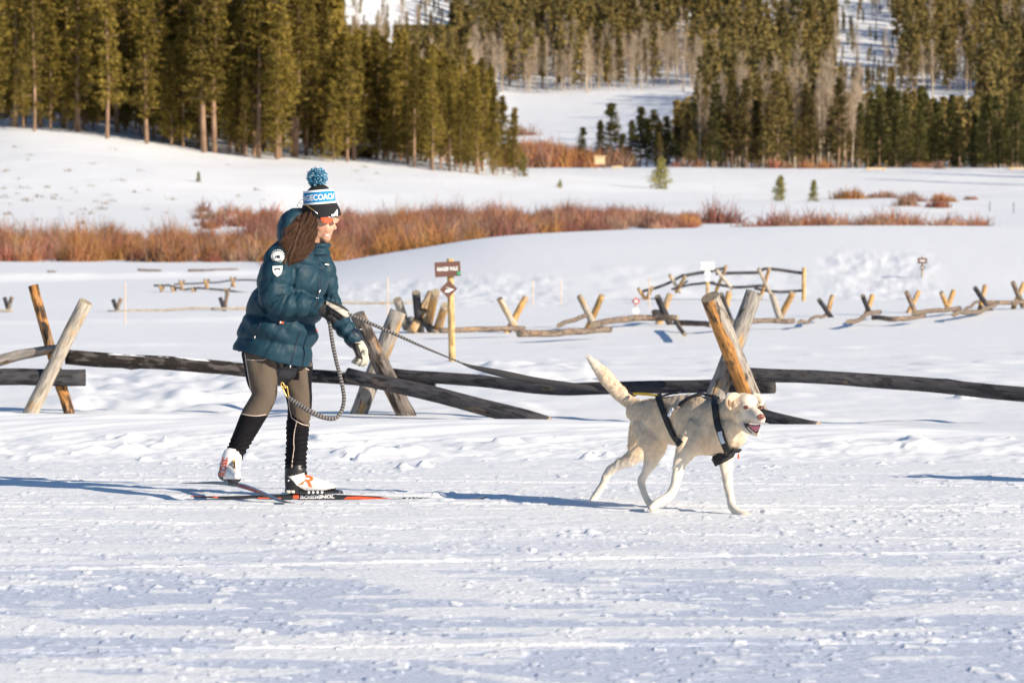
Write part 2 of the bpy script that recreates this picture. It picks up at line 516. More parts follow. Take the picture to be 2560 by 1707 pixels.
def fine(X, Y, C):
    z = 0
    # hard packed trail, scraped along its length
    tr = 1 - smooth(24.6, 25.8, Y)
    cl = vnoise(X * 3.0 + 5, Y * 3.0, 45) + .5 * vnoise(X * 11, Y * 9, 46)
    z = z + tr * (.0050 * fbm(X * 2.0 + Y * .5, Y * 5.0, 5, 41) + .004 * smooth(.25, .55, cl) + .008 * np.minimum(0, fbm(X * .4, Y * 2.2, 3, 44)))
    cr = vnoise(X * 22, Y * 16, 47)
    z = z + tr * .006 * smooth(.27, .42, cr) * smooth(-.05, .25, fbm(X * .7, Y * 1.3, 3, 48))
    # crisp stray ski cuts crossing the trail
    for (xa, ya, sl, w) in ((.9, 18.2, .22, .02), (1.2, 19.4, -.28, .018), (-1.8, 21.6, -.06, .02), (-1.2, 21.2, -.055, .016), (2.2, 23.0, -.12, .02), (0, 14.2, .12, .02)):
        q = (Y - ya - sl * (X - xa)) / w
        z = z - tr * .014 * np.exp(-q * q) + tr * .006 * np.exp(-((q - 2.2) ** 2))
    # bank: churned foot, smooth crest, scoured diagonals
    foot = smooth(24.8, 25.6, Y) * (1 - smooth(26.5, 27.3, Y))
    lump = fbm(X * 2.4, Y * 2.4, 4, 51)
    z = z + foot * (.026 * lump + .012 * fbm(X * 5, Y * 5, 3, 59) + .024 * smooth(.34, .6, lump) + .007 * fbm(X * 9, Y * 9, 2, 55))
    face = smooth(25.6, 26.6, Y) * (1 - smooth(28.0, 29.0, Y))
    z = z + face * (.030 * fbm(X * 1.6 - Y * 2.2, Y * .5 + X * .25, 3, 57) + .010 * fbm(X * 5 - Y * 5, Y * 1.5, 2, 58))
    z = z + smooth(29, 31, Y) * (1 - smooth(45, 60, Y)) * (.028 * fbm(X * 1.1, Y * 1.6, 4, 61) + .035 * smooth(.25, .6, fbm(X * .9, Y * .8, 3, 66)))
    # trampled snow round the signs and fences
    def patch(c0, c1, d0, d1, a, s):
        k = smooth(c0 - 30, c0 + 40, C) * (1 - smooth(c1 - 40, c1 + 30, C)) * smooth(d0 - 2, d0 + 2, Y) * (1 - smooth(d1 - 2, d1 + 2, Y))
        return k * a * fbm(X * s, Y * s * .5, 3, 71)
    z = z + patch(840, 1420, 76, 90, .05, 2.6) + patch(2060, 2340, 80, 96, .06, 2.6) + patch(1500, 2000, 80, 92, .08, 1.0)
    z = z + patch(200, 700, 34, 42, .10, 2.0) + patch(1200, 1500, 38, 46, .12, 1.6)
    return z
ZZ = Zt + big(XX, YY, CC)
FN = fine(XX, YY, CC)
# the skis and boots have pressed the loose snow flat beneath them
press = np.exp(-((YY - 22.1) / .16) ** 4) * smooth(-1.95, -1.75, XX) * (1 - smooth(-.15, .1, XX))
# loose fluffy snow lying in splashes, crumbs and one old ski swipe on the trail
FL = smooth(.02, .16, fbm(XX * 1.1 + YY * .25, YY * 2.3, 6, 81) + .10 * smooth(14.5, 21, YY))
FL = np.maximum(FL, smooth(.20, .34, vnoise(XX * 5.5, YY * 6.5, 82)) * smooth(-.1, .2, fbm(XX * .8, YY * 1.6, 3, 83)))
FL = np.maximum(FL, smooth(.30, .40, vnoise(XX * 14, YY * 12, 84)))
sw = YY - 15.33 + 1.17 * (XX + 1.88) + .06 * vnoise(XX * 1.5, XX * 0, 85)
FL = np.maximum(FL, (1 - smooth(.05, .13, np.abs(sw))) * smooth(-.35, .1, fbm(XX * 6, YY * 6, 3, 86)))
ZF = ZZ + FN * (1 - press) - .020 * press + .005 * FL * (YY < 25) * (1 - press)
def clod(px, py, r, h):
    """a lump of thrown snow"""
    global ZF
    d = F * CAMH / (py - 535)
    if py < 1050: d = F * (CAMH + .2) / (py - 535)
    x = (px - 1280) / F * d
    s = (XX - x) ** 2 + (YY - d) ** 2
    m = s < (r * 3) ** 2
    ZF[m] += h * np.exp(-(s[m] / r ** 2) ** 1.5) * (1 + .6 * vnoise(XX[m] * 30, YY[m] * 30, 5))
for c_ in ((1010, 1172, .045, .035), (1060, 1168, .04, .035), (905, 1150, .05, .04), (870, 1148, .035, .03), (2410, 1025, .09, .08), (1480, 1334, .035, .014), (2290, 1560, .06, .014),
           (2520, 1408, .05, .025), (1520, 1145, .04, .035), (1470, 1150, .05, .04), (1660, 1165, .04, .02), (560, 1165, .045, .03), (620, 1150, .045, .035), (360, 1152, .04, .025)):
    clod(*c_)
for i in range(45):
    clod(random.uniform(-30, 2590), random.uniform(1118, 1172), random.uniform(.012, .03), random.uniform(.008, .018))
# white crumbs strewn over the near trail
for i in range(900):
    py = 1250 + 457 * random.random() ** .7; px = random.uniform(-40, 2600)
    clod(px, py, random.uniform(.006, .018), random.uniform(.003, .008))
nr, nc = DD.shape
idx = np.arange(nr * nc).reshape(nr, nc)
quads = np.stack([idx[:-1, :-1], idx[:-1, 1:], idx[1:, 1:], idx[1:, :-1]], -1).reshape(-1, 4)

def zbase(x, d):
    c = 1280 + x / d * F
    i = np.clip(np.searchsorted(dn, d) - 1, 0, nr - 2); j = np.clip(np.searchsorted(cn, c) - 1, 0, nc - 2)
    t = (d - dn[i]) / (dn[i + 1] - dn[i]); s = (c - cn[j]) / (cn[j + 1] - cn[j])
    return float((ZZ[i, j] * (1 - s) + ZZ[i, j + 1] * s) * (1 - t) + (ZZ[i + 1, j] * (1 - s) + ZZ[i + 1, j + 1] * s) * t)
def ground_at(px, py, d0=40, d1=1500):
    """the ground seen at pixel px, py: nearest crossing beyond d0"""
    d = d0; prev = None
    while d < d1:
        x = (px - 1280) / F * d
        p = P(px, py, d); g = zbase(p.x, d)
        if p.z <= g: return Vector((p.x, d, g))
        d *= 1.006
    return None

def snow_material():
    m = bpy.data.materials.new('snow'); m.use_nodes = True
    nt = m.node_tree; N = nt.nodes; L = nt.links; b = N['Principled BSDF']
    b.inputs['Roughness'].default_value = .55; b.inputs['Specular IOR Level'].default_value = .25
    g = N.new('ShaderNodeNewGeometry'); pos = g.outputs['Position']
    def noise(scale, sx, sy, det=4, off=0):
        mp = N.new('ShaderNodeMapping'); mp.inputs['Scale'].default_value = (sx, sy, 1); mp.inputs['Location'].default_value = (off, off, 0)
        L.new(pos, mp.inputs['Vector'])
        n = N.new('ShaderNodeTexNoise'); n.inputs['Scale'].default_value = scale; n.inputs['Detail'].default_value = det; n.inputs['Roughness'].default_value = .6
        L.new(mp.outputs[0], n.inputs['Vector']); return n.outputs[0]
    def rng(src, a, b_, c=0., d=1., sm=True):
        r = N.new('ShaderNodeMapRange')
        if sm: r.interpolation_type = 'SMOOTHSTEP'
        for i, v in enumerate((a, b_, c, d)): r.inputs[i + 1].default_value = v
        L.new(src, r.inputs[0]); return r.outputs[0]
    def math_(op, a, b_):
        x = N.new('ShaderNodeMath'); x.operation = op
        for i, v in enumerate((a, b_)):
            if isinstance(v, (int, float)): x.inputs[i].default_value = v
            else: L.new(v, x.inputs[i])
        return x.outputs[0]
    sp = N.new('ShaderNodeSeparateXYZ'); L.new(pos, sp.inputs[0])
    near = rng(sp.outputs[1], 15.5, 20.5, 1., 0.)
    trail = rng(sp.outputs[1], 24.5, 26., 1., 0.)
    # trail darker and bluer towards the camera, with loose fluffy snow lying in patches
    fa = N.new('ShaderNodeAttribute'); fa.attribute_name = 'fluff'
    bluish = math_('SUBTRACT', 1.0, fa.outputs['Fac'])
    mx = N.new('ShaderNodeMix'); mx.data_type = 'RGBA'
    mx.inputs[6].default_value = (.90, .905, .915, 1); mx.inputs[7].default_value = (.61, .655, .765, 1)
    fac = math_('MULTIPLY', bluish, math_('ADD', math_('MULTIPLY', near, 1.0), math_('MULTIPLY', trail, .12)))
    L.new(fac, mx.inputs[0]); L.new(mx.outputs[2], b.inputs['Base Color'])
    # relief
    h1 = math_('MULTIPLY', noise(5, 1, 3.4, 6), .015)
    h2 = math_('MULTIPLY', rng(noise(22, 1, 1.8, 3), .5, .68), .005)
    h = math_('MULTIPLY', math_('ADD', h1, h2), trail)
    h3 = math_('MULTIPLY', noise(2.2, 1, 1, 6), math_('MULTIPLY', rng(sp.outputs[1], 25, 60, .016, .03), rng(sp.outputs[1], 24, 26, 0., 1.)))
    h4 = math_('MULTIPLY', noise(.25, 1, 1, 5), rng(sp.outputs[1], 170, 260, 0., .25))
    bp = N.new('ShaderNodeBump'); bp.inputs['Distance'].default_value = 1.0; bp.inputs['Strength'].default_value = .6
    L.new(math_('ADD', math_('ADD', h, h3), h4), bp.inputs['Height']); L.new(bp.outputs[0], b.inputs['Normal'])
    return m
M_SNOW = snow_material()
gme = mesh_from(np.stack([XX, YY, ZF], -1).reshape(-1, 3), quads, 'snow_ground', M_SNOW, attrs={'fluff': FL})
go = link('snow_ground', gme); go['kind'] = 'structure'
# the snowfield goes on behind and beside the camera
sv_ = []; sf_ = []
ring_ = [(-3000, -60), (3000, -60), (3000, 2), (-3000, 2)]
bk = mesh_from([(-900, -400, .02), (900, -400, .02), (900, 2, .02), (-900, 2, .02)], [(0, 1, 2, 3)], 'snow_field', M_SNOW)
bo = link('snow_field', bk); bo['kind'] = 'structure'
# ------------------------------------------------------------------ log fences
W_GREY = wood('weathered_grey_log', (.30, .27, .24), (.42, .26, .12), (.09, .07, .055), .25, .25)
W_PALE = wood('pale_bare_log', (.44, .38, .31), (.46, .33, .19), (.20, .15, .11), .2, .12)
W_ORANGE = wood('orange_barked_log', (.30, .19, .11), (.44, .20, .06), (.07, .045, .03), .6, .5)
W_STRIPE = wood('grey_log_orange_stripe', (.34, .30, .26), (.52, .22, .04), (.10, .07, .05), .36, .4, stripe=True)
W_DARK = wood('dark_rail', (.052, .050, .056), (.10, .08, .065), (.022, .021, .024), .12, .45)
W_BARK = wood('bark_rail', (.10, .085, .08), (.34, .20, .10), (.025, .02, .018), .15, .75, snow=True)
W_WEATHER = wood('dark_weathered_log', (.16, .135, .12), (.36, .20, .09), (.05, .04, .035), .3, .5)
W_MID = wood('brown_rail', (.21, .16, .125), (.30, .20, .13), (.09, .07, .055), .3, .4)
W_LIT = wood('sunlit_tan_post', (.42, .30, .19), (.52, .30, .11), (.16, .11, .07), .5, .3)  # lighter, warmer wood for posts in sun: the light is in the colour
W_POLE = wood('sign_pole', (.55, .36, .16), (.60, .40, .18), (.28, .16, .07), .4, .25)
M_END = mat('end_grain', (.30, .24, .17), .9, var=.4, vscale=60)
M_ENDD = mat('dark_end_grain', (.04, .032, .028), .9, var=.4, vscale=60)

def log_mesh(pts, r0, r1, seed, m, mend=M_END, seg=14, rough=.06, knots=2, sub_=5, bend=0):
    """a log through world points; slightly crooked, with knots and sawn ends"""
    rs = np.random.default_rng(seed)
    C = catmull(pts, sub_) if len(pts) > 2 else np.array(pts[0])[None] + (np.array(pts[1]) - np.array(pts[0]))[None] * np.linspace(0, 1, 12)[:, None]
    n = len(C); t = np.linspace(0, 1, n)
    Lg = np.linalg.norm(C[-1] - C[0])
    C = C + np.stack([np.zeros(n), .3 * fbm(t * 3 + seed, t * 0 + 3, 2, seed) * .04 * Lg, fbm(t * 3 + seed, t * 0, 2, seed + 1) * .016 * Lg], -1) * (np.sin(np.pi * t) ** .5)[:, None]
    if bend: C[:, 2] += bend * np.sin(np.pi * t)
    r = r0 + (r1 - r0) * t
    v, f = sweep(C, r, r, seg, caps='none')
    th = np.tile(np.arange(seg) / seg * 2 * np.pi, n); ti = np.repeat(t, seg) * Lg
    cent = np.repeat(C, seg, 0); rr = np.repeat(r, seg)
    k = 1 + rough * 2 * fbm(np.cos(th) * 1.5 + 7 + ti * 2.5, np.sin(th) * 1.5 + ti * 1.2, 3, seed)
    for _ in range(knots):
        tk = rs.uniform(.1, .9) * Lg; ak = rs.uniform(0, 6.28)
        dd_ = (ti - tk) ** 2 / (rr * .35) ** 2 + (1 - np.cos(th - ak)) * 14
        k += .22 * np.exp(-dd_)
    v = cent + (v - cent) * k[:, None]
    lc = np.stack([np.cos(th) * rr, np.sin(th) * rr, ti + seed * 3.1], -1)
    me = mesh_from(v, f, 'log', [m, mend], vec=lc)
    for p in me.polygons[-2:]: p.material_index = 1; p.use_smooth = False
    return me
SEED = [100]
def log_px(parent, name, a, b, th0, th1, m, label=None, mend=M_END, mids=(), **k):
    """a log between pixel ends a and b (px, py, d); thickness in pixels"""
    SEED[0] += 1
    pts = [PN(*a)] + [PN(*q) for q in mids] + [PN(*b)]
    return child(name, log_mesh(pts, th0 / 2 * a[2] / F, th1 / 2 * b[2] / F, SEED[0], m, mend, **k), parent, label)

# near fence: three buck crossings and the rails laid in them
fe = thing('log_fence', 'near buck-and-rail log fence running behind the skier and the dog', 'fence', P(1000, 1040, 33.5))
log_px(fe, 'post', (82, 714, 34.15), (180, 1056, 34.0), 26, 27, W_ORANGE, 'orange barked post of the left crossing', rough=.09, knots=4)
log_px(fe, 'post', (215, 754, 33.75), (66, 1052, 33.95), 34, 37, W_PALE, 'smooth pale grey post of the left crossing', knots=3)
log_px(fe, 'rail', (-40, 912, 34.0), (142, 872, 33.95), 30, 22, W_GREY, 'grey rail end resting in the left crossing', mids=[(60, 884, 34)], rough=.03)
log_px(fe, 'rail', (-220, 938, 33.8), (214, 944, 33.98), 42, 42, W_DARK, 'dark lower rail with its round sawn end showing', mend=M_ENDD, rough=.02, knots=0)
log_px(fe, 'rail', (166, 892, 33.98), (1088, 966, 33.6), 37, 31, W_BARK, 'long bark covered rail flecked with snow', mids=[(400, 912, 33.9), (640, 936, 33.8), (860, 951, 33.7)], rough=.07, knots=5, sub_=10)
log_px(fe, 'post', (893, 786, 33.25), (1026, 1060, 33.55), 38, 48, W_WEATHER, 'cracked dark brown post of the middle crossing', rough=.07, knots=3)
log_px(fe, 'post', (996, 778, 33.75), (885, 1064, 33.7), 42, 44, W_GREY, 'thick grey post of the middle crossing', rough=.05)
log_px(fe, 'rail', (868, 936, 33.15), (1370, 1062, 32.6), 36, 44, W_DARK, 'fallen rail slanting down into the snow', mids=[(1100, 988, 32.9)], rough=.03)
log_px(fe, 'rail', (980, 935, 33.65), (1936, 966, 32.4), 30, 34, W_DARK, 'long dark rail behind the dog', mids=[(1200, 952, 33.4), (1420, 969, 33.1), (1600, 970, 32.8), (1780, 966, 32.6)], mend=M_ENDD, rough=.03, sub_=10)
log_px(fe, 'post', (1775, 742, 31.75), (1905, 1062, 32.25), 48, 54, W_STRIPE, 'grey post with a bright orange stripe', rough=.05, knots=4)
log_px(fe, 'post', (1886, 732, 32.3), (1762, 1062, 32.1), 44, 50, W_GREY, 'upright barked post crossing behind the striped one', rough=.09, knots=5)
log_px(fe, 'rail', (1850, 934, 32.15), (2680, 992, 31.6), 33, 38, W_DARK, 'long grey black rail running out on the right', mids=[(2060, 946, 32.1), (2300, 964, 32)], rough=.04, sub_=10)
log_px(fe, 'rail', (1800, 1012, 31.9), (2045, 1070, 31.4), 30, 34, W_DARK, 'rail stub slanting into the snow beside the dog', rough=.03)

# middle fence
fm = thing('log_fence', 'half buried log fence in the middle distance behind the brown trail sign', 'fence', P(1300, 838, 60))
def bucks(par, lst, th, d0, mm):
    for i, (a, b, m, dz) in enumerate(lst):
        d = d0(a[0]); log_px(par, 'post', (a[0], a[1], d - dz), (b[0] + (b[0] - a[0]) * .04, b[1] + (b[1] - a[1]) * .04 + 2, d + dz * .6), th * 1.0, th * 1.08, m, rough=.05, knots=2, seg=10)
dm = lambda x: 59.5 + max(0, x - 1300) / 1260 * 14
bucks(fm, [((993, 749), (1016, 815), W_GREY, .2), ((1078, 733), (1030, 825), W_LIT, -.3), ((1040, 731), (1052, 850), W_DARK, .3), ((1089, 730), (1072, 800), W_LIT, .5),
           ((1026, 800), (1052, 866), W_GREY, -.5), ((1062, 800), (1105, 862), W_GREY, -.6), ((1113, 764), (1095, 815), W_LIT, .4), ((1006, 842), (1024, 866), W_MID, -.6)], 21, dm, 0)
bucks(fm, [((1249, 747), (1302, 840), W_PALE, .2), ((1314, 743), (1260, 845), W_LIT, -.2),
           ((1449, 741), (1485, 812), W_PALE, -.2), ((1505, 738), (1462, 838), W_LIT, .2),
           ((1643, 741), (1684, 828), W_DARK, .2), ((1675, 736), (1634, 838), W_LIT, -.2),
           ((1801, 735), (1828, 806), W_DARK, .2), ((1823, 731), (1806, 806), W_LIT, -.2),
           ((1931, 738), (1953, 806), W_PALE, -.2), ((1982, 732), (1943, 806), W_LIT, .2)], 16, dm, 0)
bucks(fm, [((2047, 749), (2086, 803), W_DARK, .2), ((2081, 740), (2063, 803), W_LIT, -.2),
           ((2156, 739), (2178, 790), W_DARK, .2), ((2181, 739), (2163, 792), W_LIT, -.2),
           ((2266, 730), (2292, 788), W_MID, .2), ((2297, 730), (2268, 786), W_LIT, -.2),
           ((2353, 731), (2377, 786), W_LIT, .2), ((2384, 727), (2361, 790), W_LIT, -.2),
           ((2437, 719), (2483, 784), W_DARK, .2), ((2463, 714), (2446, 786), W_LIT, -.2),
           ((2532, 706), (2556, 762), W_MID, .2), ((2560, 708), (2531, 774), W_LIT, -.2)], 12, dm, 0)
for a, b, th, m, mids in (((1100, 826), (1311, 821), 14, W_MID, []), ((1296, 834), (1525, 824), 18, W_MID, [(1370, 832), (1440, 827)]),
                          ((1396, 814), (1466, 788), 12, W_MID, []), ((1484, 812), (1694, 796), 17, W_MID, [(1540, 799), (1610, 795)]),
                          ((1690, 806), (1780, 812), 15, W_MID, []), ((1775, 812), (1985, 802), 14, W_MID, [(1880, 804)]), ((1690, 806), (1712, 836), 12, W_MID, []),
                          ((1996, 806), (2062, 788), 9, W_MID, []), ((2120, 804), (2200, 780), 12, W_MID, []), ((2183, 794), (2310, 789), 13, W_MID, [(2250, 796)]),
                          ((2284, 783), (2399, 770), 12, W_MID, []), ((2385, 787), (2495, 757), 12, W_MID, []), ((2412, 774), (2448, 753), 8, W_MID, []), ((2462, 757), (2640, 750), 11, W_MID, [])):
    rd = lambda q: min(dm(q[0]) - .35, F * 1.61 / (q[1] + th / 2 - 535))
    log_px(fm, 'rail', (a[0], a[1], rd(a)), (b[0], b[1], rd(b)), th, th * .9, m, mids=[(q[0], q[1], rd(q)) for q in mids], rough=.08, knots=3, seg=10)
log_px(fm, 'rail', (1636, 781, dm(1640) - .8), (1652, 783, dm(1640) + .8), 15, 15, W_DARK, 'short rail stub seen end on', mend=M_ENDD, seg=10)

# dark pole fence up on the toe of the knoll
fp = thing('pole_fence', 'dark pole fence curving across the drift to a lone orange post', 'fence', P(1800, 745, 80))
for a, b, th, mids in (((1599, 731), (1708, 688), 7, [(1660, 712)]), ((1704, 690), (1812, 671), 8, [(1760, 681)]), ((1790, 684), (1900, 681), 8, [(1845, 683)]), ((1896, 682), (2008, 683), 8, [(1920, 673)]),
                       ((1679, 723), (1785, 706), 6, [(1730, 712)]), ((1776, 707), (1904, 714), 7, [(1840, 718)]), ((1887, 721), (2008, 726), 7, [(1940, 730)]), ((1700, 716), (1718, 703), 5, [])):
    log_px(fp, 'pole', (a[0], a[1], 79), (b[0], b[1], 79.5), th, th, W_DARK, mids=[(q[0], q[1], 79.2) for q in mids], rough=.03, knots=0, seg=8)
for a, b, w in (((1790, 674), (1830, 716), W_PALE), ((1816, 664), (1790, 722), W_LIT), ((1896, 672), (1932, 740), W_PALE), ((1924, 670), (1900, 742), W_LIT),
             ((1674, 688), (1700, 724), W_PALE), ((1713, 692), (1690, 724), W_LIT), ((1596, 722), (1612, 740), W_LIT), ((1630, 718), (1618, 740), W_LIT)):
    log_px(fp, 'post', (a[0], a[1], 78.8), (b[0], b[1] + 6, 79.2), 9, 9, w, rough=.05, knots=1, seg=8)
log_px(fp, 'post', (2010, 669, 79.4), (2009, 758, 79.4), 10, 10, W_POLE, 'tall orange end post', seg=10, knots=1)

# zigzag worm fence on the left flats, nearly drifted over
fz = thing('zigzag_fence', 'thin zigzag fence almost drifted over, left and right of the skier', 'fence', P(700, 735, 88))
zz_ = [(384, 714), (421, 713), (460, 724), (488, 720), (550, 724), (620, 733), (700, 729), (780, 738), (840, 731), (863, 730), (902, 737), (925, 749), (966, 746), (1007, 748)]
for i in range(len(zz_) - 1):
    log_px(fz, 'pole', (*zz_[i], 89), (*zz_[i + 1], 89), 5, 5, W_DARK, knots=0, seg=6)
zz2 = [(435, 711), (513, 707), (545, 706), (581, 700), (628, 700), (690, 705)]
for i in range(len(zz2) - 1):
    log_px(fz, 'pole', (*zz2[i], 96), (*zz2[i + 1], 96), 4, 4, W_DARK, knots=0, seg=6)
for a, b in (((1100, 768), (1136, 770)), ((1136, 770), (1192, 763)), ((1192, 764), (1283, 766))):
    log_px(fz, 'pole', (*a, 82), (*b, 82), 5, 5, W_DARK, knots=0, seg=6)
for x, y in ((404, 722), (434, 726), (484, 728), (567, 730), (454, 710), (516, 707), (582, 702), (865, 735), (915, 742), (945, 748), (968, 748), (1003, 748), (1172, 766), (1278, 764)):
    log_px(fz, 'post', (x - 5, y - 8, 88.6), (x + 4, y + 14, 88.8), 7, 7, W_LIT, knots=0, seg=6)
    log_px(fz, 'post', (x + 6, y - 8, 88.9), (x - 3, y + 14, 88.7), 7, 7, W_MID, knots=0, seg=6)
# buried fence with pale rails in front of it
fl = thing('rail_fence', 'pale rail fence with small buried crossings on the left flats', 'fence', P(300, 782, 72))
for a, b in (((11, 743), (22, 778)), ((30, 742), (18, 778)), ((282, 748), (294, 778)), ((303, 746), (290, 778)), ((550, 743), (562, 778)), ((570, 724), (560, 778))):
    log_px(fl, 'post', (*a, 72.2), (*b, 72.2), 10, 10, W_DARK if a[0] in (11, 282, 550) else W_MID, knots=1, seg=8)
for a, b in (((-60, 778), (34, 776)), ((270, 779), (590, 770)), ((528, 772), (800, 768)), ((780, 757), (1036, 756))):
    log_px(fl, 'rail', (*a, 72), (*b, 72), 7, 6, W_PALE, knots=1, seg=8, rough=.03)
# rail ends poking out of the far flats
for i, (a, b, lab) in enumerate((((344, 674), (405, 677), 'dark pole end lying on the far flat behind the left rails, nearest the left willows'), ((470, 676), (596, 674), 'long thin pole lying on the far flat left of the skier'), ((118, 679), (140, 680), 'short buried stick on the far flat at left'))):
    o = link('fallen_pole', log_mesh([PN(*a, 118), PN(*b, 118)], .035, .03, 700 + i, W_MID, seg=8)); tag(o, lab, 'pole')

# ------------------------------------------------------------------ signs, markers
M_BROWN = mat('brown_sign_paint', (.13, .055, .04), .6, var=.08)
M_WHITE = mat('white_paint', (.80, .80, .78), .5)
M_GREEN = mat('green_dot', (.06, .28, .12), .5)
M_RED = mat('red_paint', (.55, .10, .05), .5)
M_TAN = mat('tan_board', (.70, .52, .30), .7, var=.12, vscale=3)
M_BAMBOO = mat('bamboo', (.70, .52, .36), .6, var=.15)
def board(par, name, c, w, h, t, m, yaw=0, roll=0, label=None, bev=.004):
    R = Matrix.Rotation(yaw, 3, 'Z') @ Matrix.Rotation(roll, 3, 'Y')
    v, f = box((0, 0, 0), w, t, h); v = np.array([list(R @ Vector(p) + Vector(c)) for p in v])
    return child(name, mesh_from(v, f, name, m, False), par, label), R
def pole_sign(label, base, top, d, th, m=W_POLE, cat='sign', name='trail_sign'):
    s = thing(name, label, cat, P(*base, d))
    log_px(s, 'pole', (top[0], top[1], d), (base[0], base[1] + 8, d), th, th, m, seg=12, knots=2, rough=.03)
    return s
def flat_text(par, s, c, R, w, h, m, name='lettering', bold=.02):
    v, f = text_plane(s, c, R @ Vector((1, 0, 0)), R @ Vector((0, 0, 1)), w, h, bold)
    return child(name, mesh_from(v, f, name, m, False), par)
ts = pole_sign('brown trail sign with white name over an arrow diamond on an orange pole', (1131, 916), (1125, 647), 46.6, 17)
pd = 46.6; s_ = pd / F
c0 = P(1119, 673, pd - .07)
b1, R1 = board(ts, 'name_board', c0, 64 * s_, 37 * s_, .02, M_BROWN, .12, math.radians(-3))
flat_text(ts, 'RANGER WALK', c0 + R1 @ Vector((0, -.016, .004)), R1, 53 * s_, 10.5 * s_, M_WHITE, bold=.03)
v, f = sweep([list(c0 + R1 @ Vector((27 * s_, -.012, -11 * s_))), list(c0 + R1 @ Vector((27 * s_, -.018, -11 * s_)))], 5 * s_, 5 * s_, 14, view=(0, 0, 1), caps='none')
child('green_dot', mesh_from(v, f, 'd', M_GREEN, False), ts)
c1 = P(1121, 723, pd - .07)
b2, R2 = board(ts, 'arrow_board', c1, 30 * s_, 33 * s_, .018, M_BROWN, .12, math.radians(45))
Ra = Matrix.Rotation(.12, 3, 'Z')
av = [(-11, 7), (14, -1), (-3, -8), (-10, -8), (-5, 0), (5, -1)]
av = [list(c1 + Ra @ Vector((x * s_, -.013, y * s_))) for x, y in ((-9, 6.5), (14, -.5), (0, -8), (-10, -8), (-6, -1.5), (4, -.5))]
child('arrow', mesh_from(av, [(0, 5, 1), (1, 5, 4, 3, 2)], 'a', M_WHITE, False), ts)
t2 = pole_sign('small brown sign over a small diamond on a pale pole beyond the right fence', (2306, 722), (2306, 640), 88, 6, W_PALE)
s_ = 88 / F; c0 = P(2306, 652, 87.9)
b1, R1 = board(t2, 'name_board', c0, 23 * s_, 13.5 * s_, .03, M_BROWN)
v, f = box(c0 + Vector((0, -.02, 0)), 13 * s_, .01, 3.6 * s_); child('lettering', mesh_from(v, f, 'l', M_WHITE, False), t2)
c1 = P(2306, 669.5, 87.9)
board(t2, 'arrow_board', c1, 11 * s_, 11 * s_, .03, M_BROWN, 0, math.radians(45))
v, f = box(c1 + Vector((0, -.025, 0)), 7 * s_, .01, 2.6 * s_); child('arrow', mesh_from(v, f, 'l', M_WHITE, False), t2)
t3 = pole_sign('blank white board over a white disc on an orange pole by the pole fence', (1769, 735), (1768, 655), 76, 8, W_POLE)
s_ = 76 / F
board(t3, 'white_board', P(1769, 665, 75.9), 33 * s_, 19 * s_, .03, M_WHITE)
v, f = sweep([list(P(1769, 683, 75.94)), list(P(1769, 683, 75.9))], 8 * s_, 8 * s_, 18, view=(0, 0, 1), caps='none'); child('disc', mesh_from(v, f, 'd', M_WHITE, False), t3)
board(t3, 'lower_board', P(1769, 698, 75.92), 11 * s_, 11 * s_, .03, M_WHITE)
t4 = pole_sign('tiny red and white warning sign over a white disc beside the middle fence', (1590, 800), (1590, 744), 70, 5, M_BAMBOO and W_PALE)
s_ = 70 / F
board(t4, 'red_board', P(1590, 753, 69.95), 15 * s_, 15 * s_, .02, M_RED, 0, math.radians(45))
v, f = box(P(1590, 753, 69.92), 8 * s_, .02, 7 * s_); child('symbol', mesh_from(v, f, 'l', M_WHITE, False), t4)
v, f = sweep([list(P(1590, 777, 69.94)), list(P(1590, 777, 69.9))], 8.5 * s_, 8.5 * s_, 18, view=(0, 0, 1), caps='none'); child('disc', mesh_from(v, f, 'd', M_WHITE, False), t4)
for x, y0, y1, d, lab in ((313, 706, 815, 64, 'thin bamboo marker pole on the left flats beside the left crossing'), (969, 695, 790, 70, 'thin bamboo marker pole just right of the skier'), (1332, 700, 768, 76, 'thin bamboo marker pole right of the brown trail sign'),
                          (1402, 700, 765, 76, 'thin bamboo marker pole between two middle crossings'), (1623, 695, 770, 74, 'thin bamboo marker pole beside the red and white sign'), (1851, 545, 560, 150, 'thin pole by the two small spruces'),
                          (2474, 505, 528, 160, 'thin dark marker stake far right beyond the knoll'), (2534, 507, 532, 160, 'dark marker stake nearest the right edge beyond the knoll')):
    a = PN(x, y0, d); b = PN(x, y1, d)
    v, f = sweep([a, (a + b) / 2, b], .009 if d < 100 else .016, .009 if d < 100 else .016, 6)
    o = link('marker_pole', mesh_from(v, f, 'p', M_BAMBOO if d < 100 else W_DARK)); tag(o, lab, 'marker pole')

tb = thing('added_shadow_board', 'added board out of view past the right edge, made up to shade the near trail', 'sign', (4.85, 22.05, 0))  # added unseen board, put here only to cast a shadow into view
v, f = sweep([(4.85, 22.05, -.1), (4.85, 22.05, .6), (4.85, 22.05, 1.3)], .045, .045, 10); child('pole', mesh_from(v, f, 'p', W_PALE, vec=np.array(v) * [1, 1, 1]), tb)
v, f = box((4.85, 22.0, 1.12), .55, .025, .34); child('name_board', mesh_from(v, f, 'b', M_BROWN, False), tb)

